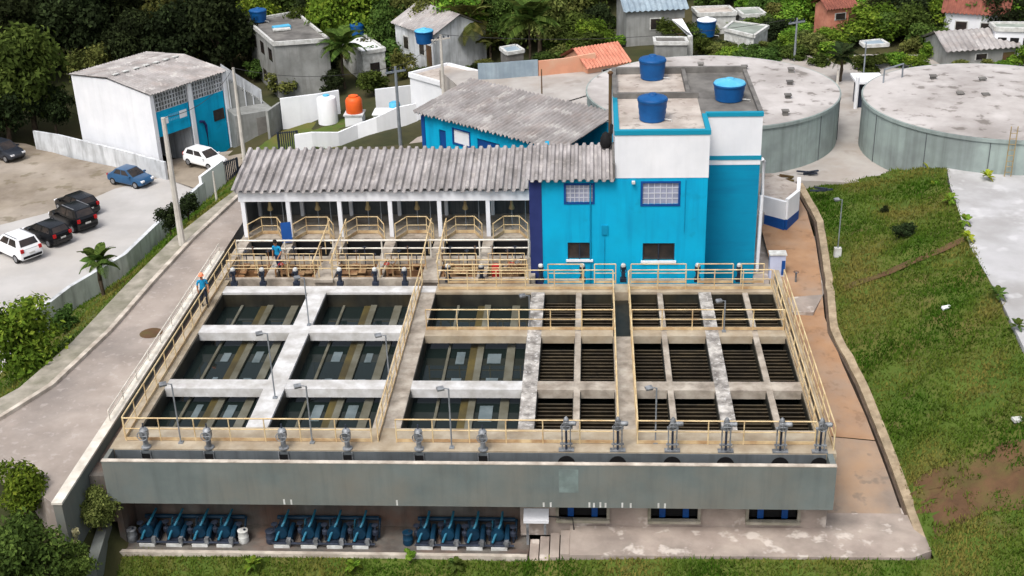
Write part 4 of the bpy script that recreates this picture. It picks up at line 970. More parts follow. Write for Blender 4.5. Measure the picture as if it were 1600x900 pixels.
# ================================================================== RESERVOIRS
def reservoir(c, r, z0, z1, label, seed, vents):
    t = thing('reservoir', label, 'reservoir', (c[0],c[1],z0))
    rb = [(r,z0-1.2),(r,z1-.22),(r+.08,z1-.2),(r+.08,z1)]
    MB().lathe(rb, c=(c[0],c[1],0), n=72).build('wall', MT['tankwall'], t, 40)
    mb = MB(); rings = []
    rng = random.Random(seed)
    for k in range(9):
        q = (r-.02)*(1-k/8.4)
        rings.append([(c[0]+q*math.cos(2*PI*i/72), c[1]+q*math.sin(2*PI*i/72), z1+.012+.28*(k/8)**1.2+(.025*rng.uniform(-1,1) if k else 0)) for i in range(72)])
    mb.loft(rings, True, True).build('roof', MT['tankroof'], t, 60)
    # narrow joints on the wall
    for i in range(6):
        a = -PI*.93+PI*.86*i/5+.07*math.sin(i*5+seed)
        MB().tube([(c[0]+(r+.02)*math.cos(a), c[1]+(r+.02)*math.sin(a), z0-.2),(c[0]+(r+.02)*math.cos(a), c[1]+(r+.02)*math.sin(a), z1-.25)],.022,4).build('joint', MT['recess'], t)
    for (x, y) in vents:
        MB().box(x-.16,x+.16,y-.16,y+.16,z1,z1+.3).box(x-.22,x+.22,y-.22,y+.22,z1+.3,z1+.36).build('vent', MT['roofdark'], t)
    return t
def rv(z, *P): return [tuple(at(*q,z))[:2] for q in P]
reservoir((7.75,80.7), 8.1, -.2, 2.95, 'round concrete reservoir with pale flat roof just behind the blue building', 1, rv(3.1,(1095,103),(1163,107),(1236,111),(1234,131),(1231,152),(1227,177)))
reservoir((24.9,77.4), 8.0, -.2, 3.1, 'round concrete reservoir with blotchy roof cut by the right edge of the picture', 2, rv(3.3,(1458,121),(1535,125),(1500,148),(1540,150)))
t = thing('ladder', 'yellow access ladder fixed to the right hand reservoir wall', 'ladder', (24.3,69.3,-.2))
xx = at(1557,280,0.2)
for s in (-.18,.18): MB().tube([(xx.x+s,69.25,0),(xx.x+s,69.25,4.0)],.03,5).build('rail', MT['mixer'], t)
for k in range(11): MB().tube([(xx.x-.18,69.25,.3+.33*k),(xx.x+.18,69.25,.3+.33*k)],.02,4).build('rung', MT['mixer'], t)
t = thing('pipe_frame', 'grey tube frame standing on the left rim of the right hand reservoir', 'frame', (19,82,3))
A_, B_ = at(1380,130,3.1), at(1402,122,3.1)
MB().tube([A_, A_+Vector((0,0,.9)), B_+Vector((.3,0,.95)), B_+Vector((.3,0,0))],.06,6).build('frame', MT['greypole'], t)
# guard booth between the reservoirs
P0 = at(1356,168,-.15)
t = thing('guard_booth', 'small booth with white roof in the gap between the two reservoirs', 'booth', P0)
MB().box(P0.x-.75,P0.x+.75,P0.y,P0.y+1.6,-.3,1.6).build('body', MT['darksteel'], t); MB().box(P0.x-1.0,P0.x+1.0,P0.y-.3,P0.y+2.0,1.6,1.75).build('roof', MT['paint_white'], t)
MB().box(P0.x-.6,P0.x+.6,P0.y-.03,P0.y-.005,.6,1.35).build('window', MT['black'], t); MB().tube([(P0.x-.9,P0.y-.2,-.3),(P0.x-.9,P0.y-.2,2.1)],.14,8).build('post', MT['paint_white'], t)
# rubbish near the foot of the first reservoir
for px, py, mk, lab in ((1222,282,'soil','rust brown timber heap at the foot of the near reservoir'),(1262,274,'darksteel','dark metal grating lying beside the near reservoir'),(1280,300,'darksteel','small dark green object on the pale yard')):
    P = at(px,py,-.1); o = thing('scrap', lab, 'scrap', P)
    for k in range(4):
        MB().cbox((P.x+random.uniform(-.4,.4),P.y+random.uniform(-.25,.25),-.05+.06*k),(random.uniform(.5,1.1),.12,.08),random.uniform(-.6,.6)).build('plank', MT[mk], o)

# ================================================================== WHITE GARAGE BUILDING (left)
gb = thing('garage_building', 'tall white garage building with turquoise front and shallow corrugated roof', 'building', (-41,104,-10))
GB0 = at(250,268,-10); GA = at(120,240,-10); gu = Vector((4.6,7.1,0)).normalized(); gv = Vector((-gu.y,gu.x,0)); GW, GD = 8.45, 10.4
def gp(u, v, z): p = GB0+gu*u+gv*v; return (p.x,p.y,z-10)
def gbox(mb, u0, u1, v0, v1, z0, z1):
    return mb.add([gp(u0,v0,z0),gp(u1,v0,z0),gp(u1,v1,z0),gp(u0,v1,z0),gp(u0,v0,z1),gp(u1,v0,z1),gp(u1,v1,z1),gp(u0,v1,z1)],
        [(0,3,2,1),(4,5,6,7),(0,1,5,4),(1,2,6,5),(2,3,7,6),(3,0,4,7)])
mb = MB()
mb.add([gp(0,0,-.6),gp(0,GD,-.6),gp(0,GD,7.0),gp(0,GD/2,7.35),gp(0,0,6.75),gp(.25,0,-.6),gp(.25,GD,-.6),gp(.25,GD,7.0),gp(.25,GD/2,7.35),gp(.25,0,6.75)],
       [(0,1,2,3,4),(9,8,7,6,5),(0,4,9,5),(4,3,8,9),(3,2,7,8),(2,1,6,7),(1,0,5,6)])
gbox(mb, GW-.25, GW, 0, GD, -.6, 6.7); gbox(mb, .25, GW-.25, GD-.25, GD, -.6, 6.7)
mb.build('wall', MT['paint_white'], gb)
for u0 in (0,4.1,GW-.35): gbox(MB(), u0-.02, u0+.36, -.18, .0, -.6, 6.75).build('pillar', MT['paint_white'], gb)
gbox(MB(), .36, 4.1, .1, .3, 2.9, 5.1).build('front_panel', MT['paint_blue'], gb)
gbox(MB(), 4.45, GW-.35, .1, .3, -.6, 5.1).build('front_panel', MT['paint_blue'], gb)
cb = MB()
for (a, b) in ((.36,4.1),(4.45,GW-.35)):
    n = 12
    for k in range(n+1): u = a+(b-a)*k/n; gbox(cb, u-.04, u+.04, .1, .25, 5.1, 6.6)
    for k in range(5): z = 5.1+1.5*k/4; gbox(cb, a, b, .12, .23, z-.04, z+.04)
cb.build('breeze_blocks', MT['oldwhite'], gb)
gbox(MB(), .36, GW-.35, .4, .5, 5.1, 6.6).build('shade_wall', MT['greywall'], gb)
gbox(MB(), .36, 4.1, 6.0, 6.1, -.6, 5).build('inner_wall', MT['oldwhite'], gb)
gbox(MB(), 4.1, 4.3, .3, 6.0, -.6, 5).build('inner_wall', MT['oldwhite'], gb)
sg = gbox(MB(), 1.0, 3.9, .04, .1, 3.75, 4.75).build('sign', MT['paint_blue'], gb)
for (a, b, c_, d) in ((1.05,1.7,3.9,4.5),(2.95,3.75,3.95,4.6)): gbox(MB(), a, b, .02, .04, c_, d).build('white_panel', MT['paint_white'], sg)
lt = MB()
for k in range(6): gbox(lt, 1.8+k*.18, 1.92+k*.18, .02, .04, 4.35, 4.6); gbox(lt, 1.8+k*.18, 1.9+k*.18, .02, .04, 4.0, 4.2)
lt.build('lettering', MT['wtanklid'], sg)
gbox(MB(), 6.7, 7.9, .05, .1, 2.6, 3.6).build('window', MT['darkglass'], gb)
hp = MB()
hp.tube([gp(5.6,-.05,-.5),gp(5.6,-.05,2.6),gp(5.4,-.05,3.0),gp(5.0,-.05,3.1)],.12,7); hp.build('downpipe', MT['navy'], gb, 40)
corrugated(gp(-.15,-.35,6.82),gp(GW+.15,-.35,6.82),gp(GW+.15,GD/2,7.5),gp(-.15,GD/2,7.5),30,.1,'sine',2,.05).build('roof', MT['fibre2'], gb)
corrugated(gp(GW+.15,GD+.35,7.02),gp(-.15,GD+.35,7.02),gp(-.15,GD/2,7.52),gp(GW+.15,GD/2,7.52),30,.1,'sine',2,.05).build('roof', MT['fibre2'], gb)
for k in range(7): gbox(MB(), .6+k*1.1, 1.15+k*1.1, GD/2-.18, GD/2+.18, 7.6, 7.68).build('ridge_tile', MT['plinth'], gb)

# ================================================================== WALLS
def wall_px(name, label, pts, z, hts, mat, cat='wall', th=.22, group=None, deep=.8, cap=None):
    P = [at(px,py,zz) for (px,py), zz in zip(pts, z if isinstance(z, (list,tuple)) else [z]*len(pts))]
    hs = hts if isinstance(hts, (list,tuple)) else [hts]*len(P)
    mb = MB(); rings = []
    for i, p in enumerate(P):
        a = P[max(0,i-1)]; b = P[min(len(P)-1,i+1)]; d = (b-a); d.z = 0; d.normalize(); n = Vector((-d.y,d.x,0))*th/2
        rings.append([(p.x-n.x,p.y-n.y,p.z-deep),(p.x+n.x,p.y+n.y,p.z-deep),(p.x+n.x,p.y+n.y,p.z+hs[i]),(p.x-n.x,p.y-n.y,p.z+hs[i])])
    mb.loft(rings); o = mb.build(name, MT[mat]); tag(o, label, cat, group); return o
pw = [at(*q,-5) for q in ((352,288),(270,362),(200,432),(115,484),(20,560))]
mb = MB(); rings = []
for i, p in enumerate(pw):
    a = pw[max(0,i-1)]; b = pw[min(len(pw)-1,i+1)]; d = (b-a); d.normalize(); n = Vector((-d.y,d.x,0))*.13
    rings.append([(p.x-n.x,p.y-n.y,-11),(p.x+n.x,p.y+n.y,-11),(p.x+n.x,p.y+n.y,-3.5),(p.x-n.x,p.y-n.y,-3.5)])
tag(mb.loft(rings).build('boundary_wall', MT['oldwhite']), 'stained whitish wall between the pale parking area and the grass strip', 'wall')
wall_px('boundary_wall', 'weathered white wall running from the garage building past the dirt lot', [(58,232),(100,240),(150,252),(200,264),(262,281)], -10, [1.7,1.75,1.7,1.65,1.6], 'oldwhite')
wall_px('garden_wall', 'bright white stepped wall curving below the small lawn behind the canopy', [(463,240),(490,238),(530,228),(560,218),(590,213),(622,203),(652,193)], [-6.6,-6.5,-6.2,-6,-5.7,-5.4,-5], [1.6,1.7,1.15,1.3,1.6,1.9,1.7], 'paint_white')
wall_px('garden_wall', 'tall white wall behind the small lawn left of the orange tank', [(441,188),(470,186),(500,183),(532,178)], -7.2, [2.0,2.1,2.15,2.2], 'paint_white')
wall_px('garden_wall', 'white wall between the orange tank and the white flat roofed house', [(588,172),(620,170),(652,166),(700,164)], -6.8, [1.9,2.0,2.0,2.0], 'paint_white')
wall_px('garden_wall', 'short white wall end beside the dark gate near the parked white car', [(318,318),(352,296)], -5.0, [2.0,2.2], 'paint_white', deep=6)
wall_px('sheet_fence', 'bluish metal sheet fence beside the white flat roofed house', [(748,137),(780,136),(812,133),(841,131)], -.8, 1.9, 'sheet', 'fence', th=.1)
wall_px('yard_wall', 'terracotta pink wall left of the near reservoir', [(842,131),(880,127),(930,122)], -.8, [1.8,1.8,2.0], 'terra')
wall_px('yard_wall', 'low dark stained wall along the edge of the pale yard slab', [(868,176),(920,160),(950,152)], -.7, .55, 'roofdark')
def gate(px, py, z, wdt, h, rz, lab):
    P = at(px,py,z); t = thing('metal_gate', lab, 'gate', P)
    for s in (-1,1): MB().cbox((P.x+s*wdt/2*math.cos(rz),P.y+s*wdt/2*math.sin(rz),P.z+h/2-.3),(.1,.1,h+.6),rz).build('post', MT['darksteel'], t)
    mb = MB()
    for k in range(9): q = -wdt/2+.1+(wdt-.2)*k/8; mb.cbox((P.x+q*math.cos(rz),P.y+q*math.sin(rz),P.z+h/2),(.09,.04,h),rz)
    for zz in (.15,h-.1): mb.cbox((P.x,P.y,P.z+zz),(wdt,.05,.08),rz)
    mb.build('panel', MT['darksteel'], t)
gate(452,238,-7,1.6,1.8,.3,'dark metal gate at the left end of the curved white wall'); gate(362,290,-6.0,1.5,2.0,.9,'dark metal gate beside the front of the canopy roof')
wall_px('garden_wall', 'grey block wall behind the curved white wall gate', [(420,205),(440,190)], -7.5, 1.8, 'greywall')

# ================================================================== HOUSES BEHIND
def box_roofpx(name, label, cat, pts, zr, h, wallmat, roofmat, par=.25, group=None, parmat=None):
    """flat roofed house from its four roof corners in the picture"""
    P = [at(*q,zr) for q in pts]
    area = sum(P[i].x*P[(i+1)%4].y-P[(i+1)%4].x*P[i].y for i in range(4))
    if area < 0: P = P[::-1]
    c = sum(P, Vector())/4; t = thing(name, label, cat, (c.x,c.y,zr-h), 0, group)
    MB().prism([(p.x,p.y) for p in P], zr-h, zr-.12).build('wall', MT[wallmat], t)
    Q = [c+(p-c)*.97 for p in P]; MB().prism([(q.x,q.y) for q in Q], zr-.12, zr-.05).build('roof', MT[roofmat], t)
    mb = MB()
    for i in range(4):
        a, b = P[i], P[(i+1)%4]; wallseg(mb, c+(a-c)*1.01, c+(b-c)*1.01, zr-.22, zr+par, .22)
    mb.build('parapet', MT[parmat or 'plinth'], t)
    return t, P, c
def face_rect(P, i, u0, u1, z0, z1, zr, off=.03):
    a, b = P[i], P[(i+1)%4]; d = (b-a); L = d.length; d.normalize(); n = Vector((d.y,-d.x,0))
    p = a+d*(u0*L)+n*off; q = a+d*(u1*L)+n*off; r_, s_ = a+d*(u1*L)-n*.06, a+d*(u0*L)-n*.06
    return MB().add([(p.x,p.y,zr+z0),(q.x,q.y,zr+z0),(r_.x,r_.y,zr+z0),(s_.x,s_.y,zr+z0),(p.x,p.y,zr+z1),(q.x,q.y,zr+z1),(r_.x,r_.y,zr+z1),(s_.x,s_.y,zr+z1)],
        [(0,3,2,1),(4,5,6,7),(0,1,5,4),(1,2,6,5),(2,3,7,6),(3,0,4,7)])
t, P, c = box_roofpx('flat_roof_house', 'grey two storey house with flat roof and blue tank against the dark woods', 'house', [(387,33),(428,68),(513,62),(462,20)], -3.0, 6.5, 'greywall', 'roofdark', .18)
for i in range(4):
    a, b = P[i], P[(i+1)%4]
    if (a-at(387,33,-3)).length < .3 and (b-at(428,68,-3)).length < .3 or (b-at(387,33,-3)).length < .3 and (a-at(428,68,-3)).length < .3:
        for k, u in enumerate((.15,.45,.75)):
            face_rect(P, i, u, u+.13, -2.1, -.9, -3.0).build('window', MT['darkglass'], t); face_rect(P, i, u, u+.13, -4.9, -3.7, -3.0).build('window', MT['darkglass'], t)
p = at(401,38,-3); water_tank('blue water tank on the left corner of the grey flat roofed house', (p.x,p.y+1.0,-2.95), .85, 1.1)
t = thing('skylight', 'small white skylight hatch on the roof of the grey flat roofed house', 'skylight', at(440,44,-3)); p = at(440,44,-3)
MB().cbox((p.x,p.y,-2.9),(1.7,.9,.3),.5).build('kerb', MT['wtanklid'], t); MB().cbox((p.x+.2,p.y-.9,-2.88),(1.7,.7,.16),.3).build('cover', MT['plinth'], t)

def gable(name, label, px, py, z, L, W_, h, rise, rz, wallmat, roofmat, group=None, nw=16, wins=2):
    B = at(px,py,z); t = thing(name, label, 'house', B, rz, group)
    X = Matrix.Translation(B) @ Matrix.Rotation(rz,4,'Z')
    def T(mb): mb.v = [tuple(X @ Vector(p)) for p in mb.v]; return mb
    mb = MB().add([(-L/2,-W_/2,-1),(L/2,-W_/2,-1),(L/2,W_/2,-1),(-L/2,W_/2,-1),(-L/2,-W_/2,h),(L/2,-W_/2,h),(L/2,W_/2,h),(-L/2,W_/2,h),(-L/2,0,h+rise),(L/2,0,h+rise)],
        [(0,3,2,1),(0,1,5,4),(2,3,7,6),(1,2,6,9,5),(3,0,4,8,7),(4,5,9,8),(6,7,8,9)])
    T(mb).build('wall', MT[wallmat], t)
    e = .3
    T(corrugated((-L/2-e,-W_/2-e,h-.0),(L/2+e,-W_/2-e,h-.0),(L/2+e,.0,h+rise+.1),(-L/2-e,.0,h+rise+.1),nw,.1)).build('roof', MT[roofmat], t)
    T(corrugated((L/2+e,W_/2+e,h-.0),(-L/2-e,W_/2+e,h-.0),(-L/2-e,.0,h+rise+.1),(L/2+e,.0,h+rise+.1),nw,.1)).build('roof', MT[roofmat], t)
    for k in range(wins):
        x = -L/2+L*(k+.7)/(wins+.4)
        wn = T(MB().box(x-.5,x+.5,-W_/2-.06,-W_/2+.02,h*.35,h*.75)).build('window', MT['plinth'], t); T(MB().box(x-.42,x+.42,-W_/2-.08,-W_/2-.062,h*.38,h*.72)).build('pane', MT['darkglass'], wn)
    T(MB().box(L*.32,L*.32+.9,-W_/2-.05,-W_/2+.02,-.9,h*.7)).build('door', MT['soil'], t)
    return t
t, P, c = box_roofpx('small_house', 'small white house with pale roof and blue tank behind a palm', 'house', [(533,57),(566,82),(601,76),(572,56)], -4.5, 4.5, 'plinth', 'paint_white', .1)
for i in range(4):
    a, b = P[i], P[(i+1)%4]
    if min(a.y,b.y) < c.y and abs(a.y-b.y) < 2.5: face_rect(P, i, .3, .72, -2.6, -1.2, -4.5).build('window', MT['darkglass'], t)
p = at(557,58,-4.5); water_tank('blue water tank behind the small white house by the palm', (p.x,p.y+.6,-4.4), .8, 1.0)
gable('gable_house', 'house with dark tiled gable roof and white end wall among palms', 690,92,-6, 7,6,3.4,1.5,-.9,'oldwhite','fibre2')
p = at(663,62,-2.3); water_tank('blue water tank with pale lid on the gable house among palms', (p.x,p.y,-2.6), .85, 1.1, 'wtanklid')
MT_wh = box_roofpx('white_house', 'white flat roofed house behind the corrugated annex roof', 'house', [(640,116),(697,132),(748,113),(700,101)], -1.4, 4.5, 'paint_white', 'roofslab', .15, parmat='paint_white')
gable('tiled_house', 'small house with orange clay tile roof beside the near reservoir', 930,114,-.8, 3.4,3.8,1.1,1.0,.5,'terra','tile', nw=14, wins=1)
gable('tiled_house', 'white house with red clay tile roof at the upper right edge', 1522,58,-.2, 4.6,4.4,2.4,1.6,-.35,'paint_white','redtile', nw=16, wins=2)
t, P, c = box_roofpx('white_house', 'long low white house with dark openings right of the red roofed house', 'house', [(1548,36),(1556,44),(1625,46),(1612,36)], 2.4, 3.0, 'paint_white', 'greensheet', .1)
for i in range(4):
    a, b = P[i], P[(i+1)%4]
    if min(a.y,b.y) < c.y and abs(a.y-b.y) < 1.5:
        for u in (.08,.36,.66): face_rect(P, i, u, u+.2, -2.2, -.7, 2.4).build('window', MT['black'], t)
gable('metal_roof_shed', 'shed with bluish metal roof at the top behind the near reservoir', 1015,52,-.8, 5.0,5.0,2.6,.9,.15,'greywall','sheet', nw=12, wins=1)
box_roofpx('grey_shed', 'low grey walled shed below the leaning white roof sheet', 'shed', [(1022,58),(1024,66),(1074,66),(1070,58)], 1.0, 2.2, 'greywall', 'roofdark', .05)
box_roofpx('sheet_roof_house', 'house with grey green sheet roof among bushes behind the near reservoir', 'house', [(1132,44),(1178,55),(1200,40),(1146,33)], 1.2, 1.9, 'plinth', 'greensheet', .04)
a_, b_, c2, d_ = at(1050,30,1.6), at(1066,29,1.8), at(1082,56,1.0), at(1072,52,.8)
t = thing('roof_sheet', 'white leaning roof sheet on posts above the low grey shed', 'roof', (a_.x,a_.y,-1))
MB().add([a_,d_,c2,b_]+[q-Vector((0,0,.08)) for q in (a_,d_,c2,b_)],[(0,1,2,3),(7,6,5,4),(0,4,5,1),(1,5,6,2),(2,6,7,3),(3,7,4,0)]).build('sheet', MT['paint_white'], t)
MB().tube([c2-Vector((.2,0,0)), (c2.x-.1,c2.y,-2)],.25,6).build('support', MT['plinth'], t)
box_roofpx('pale_house', 'pale house at the top edge above the leaning white roof sheet', 'house', [(1082,12),(1092,22),(1150,20),(1138,10)], 1.0, 1.9, 'plinth', 'roofslab', .1)
box_roofpx('pale_house', 'grey roofed house at the top edge behind the metal roofed shed', 'house', [(975,6),(985,14),(1045,12),(1030,4)], 1.0, 1.9, 'terra', 'sheet', .1)
box_roofpx('pale_house', 'pale walled house with low roof right of the woods at the top edge', 'house', [(1150,14),(1162,24),(1196,22),(1184,13)], 1.0, 1.9, 'greywall', 'greensheet', .1)
p = at(1104,34,1.0); water_tank('blue water tank by the pale house at the top edge', (p.x,p.y,-.2), .8, 1.3, 'paint_white')
box_roofpx('sheet_shelter', 'small sheet roofed shelter in the bushes between the reservoirs', 'shelter', [(1345,64),(1352,70),(1388,68),(1376,61)], 1.8, .2, 'greensheet', 'sheet', .02)
t, P, c = box_roofpx('open_shed', 'dark open shed with grey roof below the palms', 'shed', [(782,74),(792,82),(818,78),(806,70)], -.2, 3.0, 'roofdark', 'sheet', .05)
gable('low_house', 'low house with pale rubble roof below the red roofed house', 1512,92,-.2, 5.5,4,1.3,.9,.2,'greywall','fibre2', nw=14, wins=1)
gable('orange_house', 'house with orange wall under the magenta blossom tree', 1302,36,.4, 2.4,2.2,1.5,.6,.3,'tile','redtile', nw=12, wins=1)

# concrete stair block beside the garage
sbk = thing('stair_block', 'grey concrete block with an outside stair between garage and lawn', 'stair block', at(400,215,-9))
c0 = at(352,228,-9.5); c1 = at(440,210,-8.6)
B0, B1 = at(372,222,-9), at(432,206,-8.7); dd = (B1-B0); dd.z = 0; dd.normalize(); nn = Vector((-dd.y,dd.x,0))
def sbx(mb, u0, u1, v0, v1, z0, z1, z1b=None):
    z1b = z1 if z1b is None else z1b
    f = lambda u, v, z: tuple(B0+dd*u+nn*v+Vector((0,0,z)))
    return mb.add([f(u0,v0,z0),f(u1,v0,z0),f(u1,v1,z0),f(u0,v1,z0),f(u0,v0,z1),f(u1,v0,z1b),f(u1,v1,z1b),f(u0,v1,z1)],[(0,3,2,1),(4,5,6,7),(0,1,5,4),(1,2,6,5),(2,3,7,6),(3,0,4,7)])
sbx(MB(), 0, 3.6, 0, 3.0, -1.5, 2.4).build('lower_block', MT['greywall'], sbk)
sbx(MB(), 1.9, 3.2, -.04, .0, -1.0, 1.9).build('doorway', MT['roofdark'], sbk)
sbx(MB(), -2.6, .3, 3.2, 5.2, -1.5, 5.2).build('upper_block', MT['greywall'], sbk)
for k in range(10): sbx(MB(), .3+k*.33, .3+(k+1)*.33, 2.4, 3.6, 2.41, 5.2-.28*k-.28).build('step', MT['greywall'], sbk)
sl = MB(); sbx(sl, .3, 3.7, 3.65, 3.8, 2.3, 6.2, 3.3); sl.build('parapet', MT['oldwhite'], sbk)
for k in range(5): sbx(MB(), .35+k*.7, .43+k*.7, 2.3, 2.38, 2.42, 6.0-.6*k).build('baluster', MT['oldwhite'], sbk)
sbx(MB(), -1.4, -.6, 3.12, 3.2, 3.0, 4.3).build('window', MT['sheet'], sbk)

# tanks on the small lawn
P0 = at(513,188,-7); t = thing('cistern', 'upright white cylinder cistern on the small lawn', 'cistern', P0)
MB().lathe([(.86,-.6),(.86,1.95),(.8,2.08),(.45,2.2),(.2,2.24)], c=P0, n=24).build('body', MT['paint_white'], t, 40); MB().lathe([(.3,2.2),(.3,2.32),(.1,2.36)], c=P0, n=12).build('hatch', MT['wtanklid'], t)
P0 = at(555,196,-7); t = thing('plinth', 'white plinth under the orange tank', 'plinth', P0); MB().box(P0.x-.75,P0.x+.75,P0.y-.5,P0.y+.9,P0.z-.8,P0.z+1.0).build('block', MT['paint_white'], t); MB().box(P0.x-.85,P0.x+.85,P0.y-.6,P0.y+1.0,P0.z+1.0,P0.z+1.12).build('slab', MT['oldwhite'], t)
t = thing('orange_tank', 'bright orange plastic tank standing on a white plinth', 'tank', P0+Vector((0,.2,1.12)))
MB().lathe([(.68,1.12),(.72,1.2),(.72,2.2),(.6,2.42),(.42,2.52)], c=P0+Vector((0,.2,0)), n=22).build('body', MT['orange'], t, 40); MB().lathe([(.4,2.52),(.42,2.62),(.1,2.72)], c=P0+Vector((0,.2,0)), n=14).build('lid', MT['orange'], t)
P0 = at(612,192,-6); t = thing('pump_shelter', 'small white shelter with blue barrel right of the orange tank', 'shelter', P0)
MB().box(P0.x-1.5,P0.x+1.0,P0.y,P0.y+1.6,P0.z-.8,P0.z+.7).build('wall', MT['paint_white'], t); MB().box(P0.x-1.6,P0.x+1.1,P0.y-.15,P0.y+1.7,P0.z+.7,P0.z+.8).build('roof', MT['paint_white'], t); MB().box(P0.x-1.2,P0.x-.5,P0.y-.03,P0.y-.005,P0.z-.3,P0.z+.5).build('opening', MT['black'], t)
P0 = at(617,172,-5.5); t = thing('barrel', 'pale blue barrel on the shelter roof by the utility pole', 'barrel', P0); MB().lathe([(.45,0),(.5,.1),(.48,.9),(.4,1.0)], c=P0-Vector((0,0,.3)), n=14).build('body', MT['wtanklid'], t, 40); MB().lathe([(.3,1.0),(.28,1.06)], c=P0-Vector((0,0,.3)), n=12).build('lid', MT['wtanklid'], t)

# grass lawn behind the curved wall, narrow pavement
lw = MB().grid(ruled([at(375,248,-8.7),at(440,240,-7.6),at(520,226,-6.7),at(600,208,-6.2)], [at(440,205,-7.9),at(480,192,-7.4),at(540,185,-7.1),at(640,180,-6.6)], .15, .6), 30, 10); struct(lw.build('lawn', MT['grass'], smooth=60))
lw = MB().grid(ruled([at(480,252,-6.2),at(560,238,-5.6),at(650,215,-4.6)], [at(470,240,-6.6),at(560,222,-5.8),at(655,196,-4.9)], .1, .6), 24, 8); struct(lw.build('verge', MT['grass'], smooth=60))
lw = MB().grid(ruled([at(520,262,-5.8),at(580,252,-5.2),at(660,235,-4.0)], [at(520,247,-6.0),at(580,236,-5.3),at(660,212,-4.4)]), 12, 3); struct(lw.build('pavement', MT['road'], smooth=60))
lw = MB().grid(ruled([at(250,276,-10),at(310,296,-9.8),at(350,288,-9.4)], [at(262,250,-10),at(330,240,-9.7),at(400,230,-8.9)]), 12, 5, ); struct(lw.build('forecourt', MT['dirt'], smooth=60))

# ================================================================== UTILITY POLES AND WIRES
POLES = []
def upole(px, py, z, topy, lab, r=.16, arm=True, mat='pole', leanpx=None):
    B = at(px,py,z); h = hgt(B, topy); t = thing('utility_pole', lab, 'utility pole', B, 0, 'poles around the plant')
    T_ = B+Vector((0,0,h))
    MB().tube([B-Vector((0,0,1.0)), B, T_], [r,r,r*.62], 8).build('pole', MT[mat], t, 40)
    if arm:
        MB().cbox(T_-Vector((0,0,.35)),(1.5,.1,.12),.5).build('crossarm', MT[mat], t)
        for k in (-.6,-.2,.25,.62): MB().lathe([(.03,0),(.06,.05),(.04,.16)], c=(T_.x+k*math.cos(.5),T_.y+k*math.sin(.5),T_.z-.29), n=7).build('insulator', MT['darksteel'], t)
    POLES.append(T_)
    return t
upole(285,383,-.72,184,'tall tapering concrete pole at the kerb beside the parking wall',.2,False)
upole(383,256,-8,106,'tall concrete pole in front of the concrete stair block',.19,False)
upole(627,243,-2.5,104,'grey pole standing behind the canopy left of the annex',.14,mat='greypole')
upole(693,146,-1.2,54,'white pole in front of the white flat roofed house',.14)
upole(340,322,-2.0,268,'short white post near the left end of the canopy',.09,False)
upole(847,162,-.5,108,'thin dark post beside the terracotta wall',.06,False,'soil')
upole(1241,96,-.2,28,'pale pole in the bushes behind the near reservoir',.1,True,'greypole')
upole(1346,150,-.15,66,'thin grey pole behind the booth between reservoirs',.07,False,'greypole')
upole(1308,134,-.2,108,'short white post at the rear rim of the near reservoir',.12,False)
def wire(a, b, sag, lab):
    n = 14; pts = []
    for i in range(n+1):
        k = i/n; p = a.lerp(b, k); p = p-Vector((0,0,sag*4*k*(1-k))); pts.append(p)
    tag(MB().tube(pts,.018,4).build('overhead_cable', MT['wire']), lab, 'cable', 'overhead cables between the poles')
wire(POLES[1], POLES[2], .7, 'overhead cable from the stair block pole to the grey pole behind the canopy')
wire(POLES[2], POLES[3], .4, 'overhead cable from the grey pole to the white pole by the white house')
wire(POLES[0], POLES[1], .8, 'overhead cable from the kerb pole to the stair block pole')
wire(POLES[3], POLES[6], .9, 'overhead cable from the white pole to the pole in the bushes')

